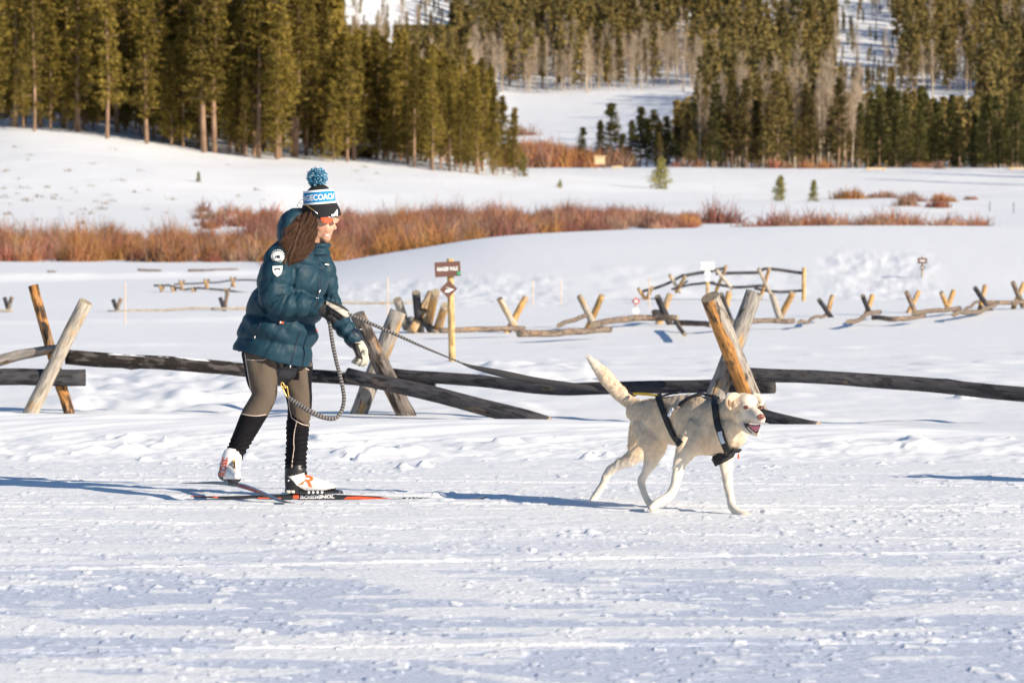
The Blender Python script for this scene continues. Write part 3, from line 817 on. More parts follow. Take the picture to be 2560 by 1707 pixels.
# notice board and benches far off on the edge of the bench land
nb = thing('notice_board', 'blank tan notice board on posts in front of the far willows', 'notice board', P(1500, 425, 338))
s_ = 338 / F
board(nb, 'panel', P(1500, 402, 338), 25 * s_, 18 * s_, .1, M_TAN)
board(nb, 'frame', P(1500, 391.5, 338), 29 * s_, 3 * s_, .3, M_TAN)
for x in (1490, 1510): log_px(nb, 'post', (x, 410, 338.1), (x, 432, 338.1), 3, 3, W_MID, seg=6)
for i, (x0, x1, y, lab) in enumerate(((1530, 1556, 417, 'snow dusted picnic table by the tan notice board'), (2164, 2214, 421.5, 'long pale plank bench on the edge of the far bench land'), (2522, 2600, 421, 'pale plank bench at the right edge of the far bench land'))):
    t = thing('plank_bench', lab, 'bench', P((x0 + x1) / 2, 428, 337))
    board(t, 'seat', P((x0 + x1) / 2, y, 337), (x1 - x0) * s_, 3.5 * s_, .8, M_TAN)
    for xx in (x0 + 5, x1 - 5): board(t, 'leg', P(xx, y + 7, 337), 3 * s_, 10 * s_, .6, W_MID and M_TAN)

# ------------------------------------------------------------------ cabins among the pines
M_CAB = mat('dark_red_log_wall', (.10, .04, .03), .8, var=.3, vscale=2)
M_ROOFSNOW = mat('roof_snow', (.85, .87, .9), .6, bump=.02, bscale=3)
M_WIN = mat('window_glass', (.02, .025, .03), .2)
M_DOOR = mat('door_wood', (.16, .08, .05), .7)
def cabin(label, px, py, d, w, dp, h, yaw):
    g = P(px, py, d); z = zbase(g.x, g.y) - .2
    r = thing('log_cabin', label, 'cabin', (g.x, g.y, z))
    R = np.array(Matrix.Rotation(yaw, 3, 'Z')); o = np.array([g.x, g.y, z])
    G = Geo(); L_ = h / 9
    # stacked log courses
    for k in range(9):
        zc = L_ * (k + .5)
        for s in (-1, 1):
            v, f = sweep(np.array([[-w / 2 - .2, s * dp / 2, zc], [w / 2 + .2, s * dp / 2, zc]]), L_ * .52, L_ * .52, 8, caps='none'); G.add(v @ R.T + o, f)
            v, f = sweep(np.array([[s * w / 2, -dp / 2 - .2, zc + L_ * .3], [s * w / 2, dp / 2 + .2, zc + L_ * .3]]), L_ * .52, L_ * .52, 8, view=(1, 0, 0), caps='none'); G.add(v @ R.T + o, f)
    v, f = [(-w / 2, -dp / 2, h), (-w / 2, dp / 2, h), (-w / 2, 0, h + dp * .45), (w / 2, -dp / 2, h), (w / 2, dp / 2, h), (w / 2, 0, h + dp * .45)], [(0, 1, 2), (3, 5, 4), (0, 3, 4, 1)]
    G.add(np.array(v) @ R.T + o, f)
    child('wall', G.mesh('w', M_CAB, False), r)
    G = Geo()
    for s in (-1, 1):
        e = .7; a = np.array([(x, y, zz) for x in (-w / 2 - e, w / 2 + e) for (y, zz) in ((s * (dp / 2 + e), h - e * .9 - .05), (0, h + dp * .45), (0, h + dp * .45 + .6), (s * (dp / 2 + e), h - e * .9 + .5))])
        G.add(a @ R.T + o, [(0, 1, 2, 3), (7, 6, 5, 4), (0, 4, 5, 1), (3, 2, 6, 7), (0, 3, 7, 4)])
    child('roof', G.mesh('r', M_ROOFSNOW, False), r, 'gable roof under thick snow')
    v, f = box((w * .2, -dp / 2 - .28, h * .55), 1.1, .1, .9); child('window', mesh_from(np.array(v) @ R.T + o, f, 'w', M_WIN, False), r)
    v, f = box((-w * .2, -dp / 2 - .28, h * .42), 1.0, .1, 2.0); child('door', mesh_from(np.array(v) @ R.T + o, f, 'w', M_DOOR, False), r)
    return r
cabin('dark red log cabin with snowy roof behind the pines at far left', 50, 235, 330, 9, 6, 2.8, .25)
cabin('small log cabin whose snowy eave shows between pines, right of the far left cabin', 196, 235, 322, 4, 4, 2.4, 1.2)
cabin('tiny log hut with a snow cap in a gap of the pines above the skier', 888, 372, 300, 1.6, 1.6, 1.5, .4)
# ------------------------------------------------------------------ trees
def leaf_material(name, c1, c2, rough=.8):
    m = bpy.data.materials.new(name); m.use_nodes = True
    nt = m.node_tree; N = nt.nodes; L = nt.links; b = N['Principled BSDF']
    b.inputs['Roughness'].default_value = rough; b.inputs['Specular IOR Level'].default_value = .2
    a = N.new('ShaderNodeAttribute'); a.attribute_name = 'tint'
    oi = N.new('ShaderNodeObjectInfo')
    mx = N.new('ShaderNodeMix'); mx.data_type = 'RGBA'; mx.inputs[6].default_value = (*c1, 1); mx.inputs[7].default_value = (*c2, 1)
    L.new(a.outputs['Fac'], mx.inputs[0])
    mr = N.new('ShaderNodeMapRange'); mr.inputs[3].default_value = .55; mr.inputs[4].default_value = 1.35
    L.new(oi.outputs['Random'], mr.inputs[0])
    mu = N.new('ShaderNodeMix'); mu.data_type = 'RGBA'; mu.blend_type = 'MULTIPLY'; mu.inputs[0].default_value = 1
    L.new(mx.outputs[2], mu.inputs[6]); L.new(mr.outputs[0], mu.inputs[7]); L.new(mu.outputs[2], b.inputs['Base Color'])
    # thin leaves let some light through
    tr = N.new('ShaderNodeBsdfTranslucent'); L.new(mu.outputs[2], tr.inputs['Color'])
    ms = N.new('ShaderNodeMixShader'); ms.inputs[0].default_value = .25
    L.new(b.outputs[0], ms.inputs[1]); L.new(tr.outputs[0], ms.inputs[2]); L.new(ms.outputs[0], N['Material Output'].inputs['Surface'])
    return m
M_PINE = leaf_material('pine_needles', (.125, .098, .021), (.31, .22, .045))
M_FIR = leaf_material('fir_and_shade_needles', (.05, .055, .020), (.16, .14, .04))
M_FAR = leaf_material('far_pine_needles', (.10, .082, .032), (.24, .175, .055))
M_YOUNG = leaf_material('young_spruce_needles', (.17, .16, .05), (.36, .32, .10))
M_TRUNK = mat('pine_bark', (.30, .185, .115), .9, var=.35, vscale=1.2)
M_ASPEN = mat('aspen_bark', (.55, .44, .32), .8, var=.25, vscale=.8)
M_DEAD = mat('dead_branch', (.24, .17, .12), .9, var=.2, vscale=1)

def leaf_quads(cen, dirn, ln, wd, rs):
    """elongated leaf tufts: one quad each, at cen along dirn"""
    n = len(cen)
    d = dirn / (np.linalg.norm(dirn, axis=1)[:, None] + 1e-9)
    r = rs.normal(size=(n, 3)); w = np.cross(d, r); w /= np.linalg.norm(w, axis=1)[:, None] + 1e-9
    a = cen - d * ln[:, None] / 2; b = cen + d * ln[:, None] / 2
    v = np.stack([a - w * wd[:, None] * .25, a + w * wd[:, None] * .25, b + w * wd[:, None] * .5, b - w * wd[:, None] * .5], 1).reshape(-1, 3)
    return v, np.arange(n * 4).reshape(-1, 4)
def conifer(seed, H, hb, rmax, nb, nl, lw=(.28, .13), droop=-.15, shape=.75, bare=0, young=False):
    """returns crown (v, f, tint) and trunk (v, f)"""
    rs = np.random.default_rng(seed)
    t = rs.uniform(0, 1, nb) ** .85
    z = hb + (H - hb) * t
    prof = (1 - t) ** shape * (1 - .25 * np.exp(-t * 8)) + .06
    clump = 1 + .5 * vnoise(z * .9 + seed, z * 0, seed)
    az = rs.uniform(0, 2 * np.pi, nb)
    side = 1 + .35 * np.cos(az - rs.uniform(0, 6.28) - z * .7)
    ln = rmax * prof * clump * side * rs.uniform(.55, 1.1, nb)
    cen = []; dr = []; tint = []
    k = nl
    u = rs.uniform(.18, 1.02, (nb, k)) ** .8
    x = np.cos(az)[:, None] * ln[:, None] * u; y = np.sin(az)[:, None] * ln[:, None] * u
    zc = z[:, None] + droop * ln[:, None] * u + .22 * ln[:, None] * u ** 2.5
    jit = .10 + .10 * ln[:, None, None]
    c = np.stack([x, y, zc], -1) + rs.normal(size=(nb, k, 3)) * jit * np.array([1, 1, .55])
    d = np.stack([np.cos(az)[:, None] + 0 * u, np.sin(az)[:, None] + 0 * u, .35 + 0 * u], -1) + rs.normal(size=(nb, k, 3)) * .75
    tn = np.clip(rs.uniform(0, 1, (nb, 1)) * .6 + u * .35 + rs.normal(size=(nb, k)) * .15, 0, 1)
    c = c.reshape(-1, 3); d = d.reshape(-1, 3); tn = tn.ravel()
    n = len(c)
    v, f = leaf_quads(c, d, lw[0] * rs.uniform(.6, 1.4, n), lw[1] * rs.uniform(.6, 1.4, n), rs)
    # trunk with stubs
    G = Geo(); m = 7
    zt = np.linspace(-.6, H * .97, m); wob = np.cumsum(rs.normal(size=(m, 2)) * .03 * H / 10, 0)
    cen_t = np.stack([wob[:, 0], wob[:, 1], zt], -1); r0 = .0085 * H + .03
    tv, tf = sweep(cen_t, np.linspace(r0, .02, m), np.linspace(r0, .02, m), 7, caps='none'); G.add(tv, tf)
    for i in range(bare):
        zz_ = rs.uniform(.12, .8) * H; a = rs.uniform(0, 6.28); l = rs.uniform(.3, .9) * rmax
        p = np.array([0, 0, zz_]); q = p + np.array([math.cos(a), math.sin(a), rs.uniform(-.2, .15)]) * l
        tv, tf = sweep([p, (p + q) / 2 + [0, 0, .05], q], [.035, .025, .012], [.035, .025, .012], 4, caps='none'); G.add(tv, tf)
    return (v, f, np.repeat(tn, 4)), (np.vstack(G.v), G.f)
def bare_tree(seed, H, spread=.16):
    rs = np.random.default_rng(seed); G = Geo(); m = 6
    zt = np.linspace(-.4, H, m); wob = np.cumsum(rs.normal(size=(m, 2)) * .05, 0)
    ct = np.stack([wob[:, 0], wob[:, 1], zt], -1)
    r = np.linspace(.012 * H + .02, .015, m); v, f = sweep(ct, r, r, 6, caps='none'); G.add(v, f)
    B = Geo()
    for i in range(70):
        z0 = rs.uniform(.28, .97) * H; a = rs.uniform(0, 6.28); l = H * spread * (1.15 - z0 / H) * rs.uniform(.6, 1.5) + .3
        p = np.array([np.interp(z0, zt, ct[:, 0]), np.interp(z0, zt, ct[:, 1]), z0])
        q = p + np.array([math.cos(a) * .7, math.sin(a) * .7, .95]) * l
        v, f = sweep([p, (p + q) / 2, q], [.026, .018, .01], [.026, .018, .01], 3, caps='none'); B.add(v, f)
        for _ in range(4):
            s = rs.uniform(.3, 1); p2 = p + (q - p) * s; a2 = rs.uniform(0, 6.28)
            q2 = p2 + np.array([math.cos(a2) * .6, math.sin(a2) * .6, .8]) * l * .45
            v, f = sweep([p2, q2], [.014, .008], [.014, .008], 3, caps='none'); B.add(v, f)
    return (np.vstack(G.v), G.f), (np.vstack(B.v), B.f)

def tree_meshes(spec, n, mt, seed0, **k):
    out = []
    for i in range(n):
        kk = {a: (b(i) if callable(b) else b) for a, b in spec.items()}
        (v, f, tn), (tv, tf) = conifer(seed0 + i, **kk)
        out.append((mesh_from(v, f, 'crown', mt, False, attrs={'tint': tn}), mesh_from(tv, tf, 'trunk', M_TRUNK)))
    return out
rr = random.Random(5)
# unit heights; scaled per tree
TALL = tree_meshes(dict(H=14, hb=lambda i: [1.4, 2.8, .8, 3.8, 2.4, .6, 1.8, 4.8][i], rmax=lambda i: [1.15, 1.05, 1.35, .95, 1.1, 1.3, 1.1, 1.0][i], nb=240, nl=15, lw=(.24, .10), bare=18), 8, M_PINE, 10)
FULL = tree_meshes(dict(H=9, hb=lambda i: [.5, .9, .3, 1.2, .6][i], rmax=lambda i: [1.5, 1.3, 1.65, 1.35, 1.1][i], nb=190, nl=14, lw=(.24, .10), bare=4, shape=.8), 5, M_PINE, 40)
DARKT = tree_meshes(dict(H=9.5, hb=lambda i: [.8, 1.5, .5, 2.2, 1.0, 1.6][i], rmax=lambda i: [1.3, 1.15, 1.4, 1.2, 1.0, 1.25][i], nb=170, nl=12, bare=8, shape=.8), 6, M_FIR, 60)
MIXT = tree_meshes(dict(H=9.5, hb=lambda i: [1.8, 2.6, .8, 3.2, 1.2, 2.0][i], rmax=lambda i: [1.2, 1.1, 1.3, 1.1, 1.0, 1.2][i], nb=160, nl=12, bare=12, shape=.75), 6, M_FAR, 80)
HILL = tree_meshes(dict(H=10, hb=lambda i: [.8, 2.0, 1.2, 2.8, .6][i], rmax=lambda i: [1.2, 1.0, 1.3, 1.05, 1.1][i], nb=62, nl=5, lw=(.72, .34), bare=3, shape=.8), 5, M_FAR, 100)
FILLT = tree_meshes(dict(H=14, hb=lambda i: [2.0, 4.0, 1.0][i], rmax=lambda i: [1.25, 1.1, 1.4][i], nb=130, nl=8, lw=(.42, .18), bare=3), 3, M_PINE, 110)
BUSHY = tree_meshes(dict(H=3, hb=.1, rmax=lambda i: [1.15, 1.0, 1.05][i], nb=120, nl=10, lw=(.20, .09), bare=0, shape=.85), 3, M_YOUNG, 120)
ASP = []
for i in range(5):
    (tv, tf), (bv, bf) = bare_tree(140 + i, 9 + (i % 3))
    ASP.append((mesh_from(bv, bf, 'branches', M_DEAD), mesh_from(tv, tf, 'trunk', M_ASPEN)))
ASP_B = mat('aspen_twigs', (.46, .35, .25), .9, var=.15, vscale=.5)
for b, t in ASP: b.materials.clear(); b.materials.append(ASP_B)

def plant(name, pair, x, y, sc, label, cat, group, crown='crown', sx=1.0, zoff=0):
    r = thing(name, label, cat, (x, y, zbase(x, y) - .05 + zoff), group)
    yaw = rr.uniform(0, 6.28)
    r.rotation_euler = (rr.uniform(-.02, .02), rr.uniform(-.02, .02), yaw); r.scale = (sc * sx, sc * sx, sc)
    for nm, me in ((crown, pair[0]), ('trunk', pair[1])):
        o = bpy.data.objects.new(nm, me); COL.objects.link(o); o.parent = r
    return r
placed = []
def free(x, y, r):
    for a, b in placed:
        if (a - x) ** 2 + (b - y) ** 2 < r * r: return False
    placed.append((x, y)); return True
def edge_y(px):   # lower edge of the left stand in the photograph
    return np.interp(px, [-300, 0, 300, 600, 800, 1000, 1150, 1300], [322, 316, 345, 388, 398, 414, 428, 436])

# a mass of trees too deep in the wood to tell apart, joined into one mesh
def wood_mass(name, label, pairs, spots, m):
    hd = []
    for c_, t_ in pairs:
        tt = np.empty(len(c_.vertices), np.float32); c_.attributes['tint'].data.foreach_get('value', tt)
        hd.append((coords(c_), np.array([tuple(p.vertices) for p in c_.polygons]), tt, coords(t_), [tuple(p.vertices) for p in t_.polygons], coords(c_)[:, 2].max()))
    cv = []; cf = []; ct_ = []; tv_ = []; tf_ = []; nv = 0; ntv = 0
    for (x, d, h) in spots:
        V, Fc, T_, TV, TF, Hm = hd[rr.randrange(len(hd))]; a = rr.uniform(0, 6.28); s = h / Hm; g = zbase(x, d) - .1
        R = np.array([[math.cos(a), -math.sin(a), 0], [math.sin(a), math.cos(a), 0], [0, 0, 1]]) * s; R[:2] *= rr.uniform(.85, 1.2)
        cv.append(V @ R.T + (x, d, g)); cf.append(Fc + nv); ct_.append(np.clip(T_ + rr.uniform(-.4, .4), 0, 1)); nv += len(V)
        tv_.append(TV @ R.T + (x, d, g)); tf_ += [tuple(q + ntv for q in p) for p in TF]; ntv += len(TV)
    fo = link(name, mesh_from(np.vstack(cv), np.vstack(cf), name, m, False, attrs={'tint': np.concatenate(ct_)}))
    fo['kind'] = 'stuff'; fo['label'] = label; fo['category'] = 'forest'
    ft = link('trunks', mesh_from(np.vstack(tv_), tf_, 'trunks', M_TRUNK), fo); ft['kind'] = 'stuff'

# left stand
cnt = 0; tries = 0
while cnt < 185 and tries < 9000:
    tries += 1
    px = rr.uniform(-60, 1290); row = rr.random() ** 1.25
    d = 289 + row * 30 + rr.uniform(-2.5, 3)
    if px > 1150: d = 288 + row * 22
    x = (px - 1280) / F * d
    if not free(x, d, .8 if row < .4 else 1.0): continue
    if px < 830: Ht = rr.uniform(12.5, 16.5)
    elif px < 1010: Ht = rr.uniform(7.8, 9.6)
    elif px < 1210: Ht = rr.uniform(6.8, 8.6)
    else: Ht = rr.uniform(4.0, 7.8)
    small = rr.random() < (.46 if px < 830 else .55)
    side = 'left half' if px < 420 else 'middle'
    if small:
        h = rr.uniform(4.0, 8.8) if px < 1200 else rr.uniform(3, 6)
        where = ('at far left', 'left of the skier', 'above the skier', 'near its right end')[0 if px < 300 else 1 if px < 620 else 2 if px < 900 else 3]
        plant('pine_tree', rr.choice(FULL), x, d, h / 9, 'bushy low pine, green to its base, in the left stand ' + where, 'pine tree', 'low bushy pines of the left stand ' + where, sx=1.0)
    elif px < 830:
        where = ('at far left', 'left of the skier', 'above the skier')[0 if px < 300 else 1 if px < 600 else 2]
        plant('pine_tree', rr.choice(TALL), x, d, Ht / 14, 'tall olive pine with pale trunk in the left stand ' + where, 'pine tree', 'tall pines of the left stand ' + where, sx=rr.uniform(.85, 1.35))
    else:
        pr = rr.choice(TALL) if rr.random() < .5 else rr.choice(FULL)
        plant('pine_tree', pr, x, d, Ht / (14 if pr in TALL else 9), 'slender pine in the lower right half of the left stand', 'pine tree', 'pines at the right end of the left stand', sx=1.2)
    cnt += 1
sp = []; tries = 0
while len(sp) < 520 and tries < 12000:
    tries += 1
    px = rr.uniform(-160, 1230) if len(sp) < 330 else rr.uniform(-1700, -80); d = rr.uniform(318, 420) if px < 880 else rr.uniform(308, 350); x = (px - 1280) / F * d
    if not free(x, d, .9): continue
    sp.append((x, d, rr.uniform(11, 15.5) if px < 850 else rr.uniform(6.2, 8.2)))
wood_mass('stand_pines', 'mass of pines deep in the stand on the left slope', FILLT, sp, M_PINE)

# right-hand belt below the mountain
def belt_top(px): return np.interp(px, [1440, 1520, 1640, 1720, 1800, 2000, 2100, 2250, 2400, 2560, 2700], [350, 270, 285, 225, 190, 185, 200, 215, 235, 220, 215])
def belt_h(px, d, lo=-10, hi=60): return max(3.0, P(px, belt_top(px) + rr.uniform(lo, hi), d).z - zbase((px - 1280) / F * d, d))
cnt = 0; tries = 0
while cnt < 125 and tries < 6000:
    tries += 1
    px = rr.uniform(1630, 2620); d = 349 + rr.random() ** 1.2 * 36
    x = (px - 1280) / F * d
    if px < 1720 and rr.random() < .35: continue
    if not free(x, d, 1.05): continue
    H_ = belt_h(px, d, -10, 90) * (1 if rr.random() < .75 else rr.uniform(.4, .75))
    dark = px > 2150 or (px < 1800 and rr.random() < .45)  # right end gets darker needles: the belt's shade put into their colour
    where = ('at its left end', 'in its middle', 'at its right end')[0 if px < 1850 else 1 if px < 2200 else 2]
    if dark: plant('fir_tree', rr.choice(DARKT), x, d, H_ / 9.5, 'dark fir in the shaded belt below the mountain ' + where, 'fir tree', 'dark firs of the right belt ' + where, sx=1.05 * (9.5 / H_) ** .3)
    else: plant('pine_tree', rr.choice(MIXT), x, d, H_ / 9.5, 'olive brown pine in the belt below the mountain ' + where, 'pine tree', 'olive pines of the right belt ' + where, sx=1.05 * (9.5 / H_) ** .3)
    cnt += 1
sp = []; tries = 0
while len(sp) < 300 and tries < 6000:
    tries += 1
    px = rr.uniform(1690, 2700); d = rr.uniform(384, 470); x = (px - 1280) / F * d
    if not free(x, d, 1.2): continue
    sp.append((x, d, min(12, belt_h(px, d, -5, 60))))
wood_mass('belt_pines', 'mass of pines in the depth of the belt below the mountain', HILL, sp, M_FAR)

# the looser dark group left of the belt
for px, by, ty, k, lab in ((1457, 392, 318, 0, 'small dark fir standing alone before the snowy meadow'), (1528, 404, 258, 0, 'tall dark fir leading the belt, beside the notice board'), (1500, 405, 300, 4, 'slim dark fir left of the tall leading fir'),
                           (1556, 404, 330, 2, 'low dark fir right of the tall leading fir'), (1600, 405, 268, 1, 'ragged dark fir between the leading fir and the belt'), (1636, 408, 275, 3, 'thin ragged fir at the left end of the belt'),
                           (1665, 410, 290, 5, 'dark fir at the left end of the belt'), (1580, 400, 300, 4, 'slim fir in the gap right of the leading fir'), (1618, 402, 290, 2, 'dark fir half hidden at the left end of the belt')):
    d = 372; x = (px - 1280) / F * d; g = zbase(x, d); top = P(px, ty, d).z
    plant('fir_tree', DARKT[k], x, d, (top - g) / 9.5, lab, 'fir tree', None, sx=1.7)
# trees past the right edge of the picture whose shadows fall into it
for i, (px, d) in enumerate(((2760, 318), (2820, 305), (2900, 325), (2980, 312), (2680, 345), (3060, 330), (2860, 345), (2960, 350), (3140, 318))):
    plant('pine_tree', TALL[i % 8], (px - 1280) / F * d, d, .75, 'pine beyond the right edge that throws its shadow onto the snow', 'pine tree', 'pines beyond the right edge')

# young spruces standing alone
for px, by, ty, k, lab in ((1652, 474, 390, 0, 'young light green spruce alone on the snow before the belt'), (1951, 504, 438, 2, 'larger of two small spruces on the right flats'), (2033, 504, 450, 1, 'smaller, slimmer of two small spruces on the right flats'),
                           (496, 457, 428, 1, 'tiny spruce alone on the left slope'), (1308, 442, 385, 1, 'young pine alone at the right foot of the left stand'), (1400, 472, 462, 0, 'tuft sized seedling on the middle slope'),
                           (150, 300, 350, 0, ''), (919, 393, 360, 2, 'small green pine at the foot of the stand above the skier')):
    if not lab: continue
    g = ground_at(px, by, 130)
    top = P(px, ty, g.y).z
    plant('young_spruce', BUSHY[k], g.x, g.y, max(.2, (top - g.z) / 3), lab, 'spruce', None)

# mountain side
def density(px, py):
    dn_ = 1.0; px += 150 * float(vnoise(np.array([py * .03]), np.array([px * .004]), 91)[0])
    if 850 < px < 1130 and py < 75: dn_ = .30
    if 2100 < px < 2230 and 20 < py < 200: dn_ = .30
    if 1640 < px < 2060 and 100 < py < 240: dn_ = .6
    if 2240 < px < 2560 and 130 < py < 275: dn_ = .40
    return dn_
mtn = []; tries = 0
while len(mtn) < 2000 and tries < 26000:
    tries += 1
    px = rr.uniform(800, 2740)
    d = 708 + 400 * rr.random() ** 1.5 if px < 1740 or 2060 < px < 2440 or rr.random() < .75 else rr.uniform(500, 708)
    x = (px - 1280) / F * d; g = zbase(x, d)
    u_, v_ = pix(np.array([[x, d, g]])); py = v_[0]
    if py < -150: continue
    if rr.random() > density(px, py): continue
    if d < 745 and 1180 < px < 1760 and rr.random() < .72: continue
    if not free(x, d, 1.5): continue
    h = rr.uniform(6, 12.5)
    if 850 < px < 1130 and py < 230: h = min(h, max(3.5, (py - 60) * d / F))
    if 2090 < px < 2240 and py < 270: h = min(h, max(3.0, (py - 165) * d / F))
    mtn.append((d, x, px, h))
mtn.sort()
for d, x, px, h in mtn[:40]:
    plant('pine_tree', rr.choice(HILL), x, d, h / 10, 'pine low on the mountain side behind the belt', 'pine tree', 'pines low on the mountain side')
wood_mass('mountain_pines', 'mass of pines up the snowy mountain side', HILL, [(x, d, h) for d, x, px, h in mtn[40:]], M_FAR)

# bare aspens at the foot of the mountain and on its right shoulder
cnt = 0; tries = 0
while cnt < 230 and tries < 5000:
    tries += 1
    q = rr.random()
    if q < .70: px = rr.uniform(1170, 1790); d = rr.uniform(698, 760); gp = 0
    elif q < .85: px = rr.uniform(860, 1230); d = rr.uniform(640, 800); gp = 1
    else: px = rr.uniform(2230, 2560); d = rr.uniform(690, 860); gp = 2
    x = (px - 1280) / F * d
    if not free(x, d, 1.1): continue
    lb = ('bare tan aspen in the thicket above the snowy meadow', 'bare aspen behind the right end of the left stand', 'bare aspen on the right shoulder of the mountain')[gp]
    plant('aspen_tree', rr.choice(ASP), x, d, rr.uniform(.6, .95), lb, 'aspen tree', ('aspens above the meadow', 'aspens behind the left stand', 'aspens on the right shoulder')[gp], crown='branches'); cnt += 1

# dead grey snags and pale bare trunks scattered through belt and mountain
cnt = 0; tries = 0
while cnt < 80 and tries < 3000:
    tries += 1
    if rr.random() < .5: px = rr.uniform(1740, 2240); d = rr.uniform(360, 376); hs = rr.uniform(.75, 1.0); lb = 'bare grey snag standing in the belt of pines'; gp = 'snags in the right belt'
    else: px = rr.uniform(1500, 2600); d = rr.uniform(715, 900); hs = rr.uniform(.9, 1.3); lb = 'bare pale snag on the mountain side'; gp = 'snags on the mountain side'
    x = (px - 1280) / F * d
    if not free(x, d, .7): continue
    plant('dead_tree', rr.choice(ASP), x, d, hs, lb, 'dead tree', gp, crown='branches', sx=.8); cnt += 1

# ------------------------------------------------------------------ willow scrub
def twigs(x, y, z, n, h, w, rs, thick=.02):
    """fan of thin upright twigs of one bush; each a bent strip of two quads"""
    a = rs.uniform(0, 6.28, n); lean = np.abs(rs.normal(0, .75, n)); ln = h * rs.uniform(.3, 1.1, n) * (1 - .12 * np.minimum(lean, 2))
    ox = rs.normal(0, w * .42, n); oy = rs.normal(0, w * .42, n); ln *= np.clip(1.12 - .42 * (ox ** 2 + oy ** 2) / (w * .62) ** 2, .3, 1.1)
    b = np.stack([x + ox, y + oy, np.full(n, z - .03)], -1)
    dx = np.stack([np.cos(a) * lean, np.sin(a) * lean, np.ones(n)], -1); dx /= np.linalg.norm(dx, axis=1)[:, None]
    m = b + dx * ln[:, None] * .55; m = m + rs.normal(0, .07, (n, 3)) * h; t = b + dx * ln[:, None] + np.stack([np.cos(a), np.sin(a), np.zeros(n)], -1) * (ln * lean * .15)[:, None] + rs.normal(0, .15, (n, 3)) * h
    sd = np.stack([-np.sin(a + 1.2), np.cos(a + 1.2), np.zeros(n)], -1); sd[:, 0] = np.abs(sd[:, 0]) + .4; sd /= np.linalg.norm(sd, axis=1)[:, None]
    w0 = thick * rs.uniform(.6, 1.4, n)[:, None]
    v = np.stack([b - sd * w0, b + sd * w0, m - sd * w0 * .8, m + sd * w0 * .8, t - sd * w0 * .25, t + sd * w0 * .25], 1).reshape(-1, 3)
    k = np.arange(n)[:, None] * 6
    f = np.concatenate([k + [0, 1, 3, 2], k + [2, 3, 5, 4]])
    return v, f
M_WILLOW = mat('willow_twigs', rough=.7, spec=.3, colattr='Col')
RUST = [(.22, .08, .05), (.27, .115, .05), (.235, .135, .095), (.32, .15, .05), (.22, .09, .065), (.29, .17, .115)]
def willow_mesh(spots, rs, thick=.02, pal=RUST):
    V = []; Fs = []; Cc = []; n = 0
    for (x, y, z, k, h, w, ci) in spots:
        v, f = twigs(x, y, z, k, h, w, rs, thick)
        V.append(v); Fs.append(f + n); n += len(v)
        base = np.array(pal[ci % len(pal)])
        c = base * rs.uniform(.65, 1.5) * rs.uniform(.75, 1.3, (k, 1)) * (1 + rs.normal(0, .08, (k, 3)))
        Cc.append(np.repeat(np.clip(c, 0, 1), 6, 0))
    return mesh_from(np.vstack(V), np.vstack(Fs), 'willow', M_WILLOW, False, colors=np.vstack(Cc))
def band(name, label, fn, n, seed, thick=.02):
    rs = np.random.default_rng(seed); sp = []
    while len(sp) < n:
        r = fn(rs)
        if r is None: continue
        px, d, h, k = r; x = (px - 1280) / F * d
        hue = vnoise(np.array([x * .22]), np.array([d * .15]), seed)[0] * 1.5 + rs.normal(0, .22)
        ci = int(np.clip(np.floor((hue + .5) * 6), 0, 5))
        ci = [4, 2, 5, 0, 1, 3][ci]
        sp.append((x, d, zbase(x, d), k, h, h * .75, ci))
    o = link(name, willow_mesh(sp, rs, thick)); o['kind'] = 'stuff'; o['label'] = label; o['category'] = 'willow scrub'
def f_left(rs):
    px = rs.uniform(-260, 860); d = rs.uniform(148, 176)
    h = rs.uniform(.55, 1.25) * .85 * (1 + .6 * float(vnoise(np.array([px * .012]), np.array([d * .05]), 4)[0]))
    if px > 700: d = rs.uniform(136, 170)
    return px, d, h * 1.12, 150
band('willow_thicket', 'rusty willow thicket along the foot of the left slope', f_left, 330, 201, .014)
def f_main(rs):
    px = rs.uniform(640, 1740); t = rs.random(); d = 146 + t * 84
    d0 = np.interp(px, [640, 900, 1200, 1740], [176, 140, 140, 176]); d1 = np.interp(px, [640, 860, 1000, 1100, 1500, 1740], [188, 214, 226, 228, 218, 200])
    d = d0 + (d1 - d0) * t
    h = np.interp(px, [640, 900, 1100, 1500, 1740], [.6, .85, 1.0, .75, .55]) * rs.uniform(.5, 1.1) * (1 + .6 * float(vnoise(np.array([px * .016]), np.array([d * .06]), 4)[0]))
    if vnoise(np.array([px * .012]), np.array([d * .11]), 77)[0] > .20: return None
    return px, d, h * 1.12, 160
band('willow_thicket', 'tall orange and rust willow thicket in the hollow behind the skier and the knoll', f_main, 760, 202, .014)
def f_up(rs):
    px = rs.uniform(500, 720); d = rs.uniform(193, 212); return px, d, rs.uniform(.35, .95), 45
band('willow_thicket', 'thin brown willow patch on the slope left of the skier', f_up, 46, 203)
def f_right(rs):
    c, w = [(1915, 60), (1960, 60), (2080, 80), (2210, 60), (2250, 60), (2370, 55), (2440, 30)][rs.integers(7)]
    px = rs.normal(c, w * .45); d = rs.uniform(150, 172); return px, d, rs.uniform(.5, 1.0) * (.75 if px > 2320 or px < 1850 else 1.0), 55
band('willow_thicket', 'low purple brown willow row behind the crest of the right knoll', f_right, 150, 204, .018)
def f_mead(rs):
    px = rs.uniform(1255, 1570); d = rs.uniform(350, 520)
    lim = np.interp(px, [1255, 1300, 1400, 1470, 1570], [500, 505, 500, 430, 400])
    if d > lim: return None
    return px, d, rs.uniform(1.2, 2.0), 60
band('willow_thicket', 'rusty willow thicket at the edge of the far meadow', f_mead, 330, 205, .045)
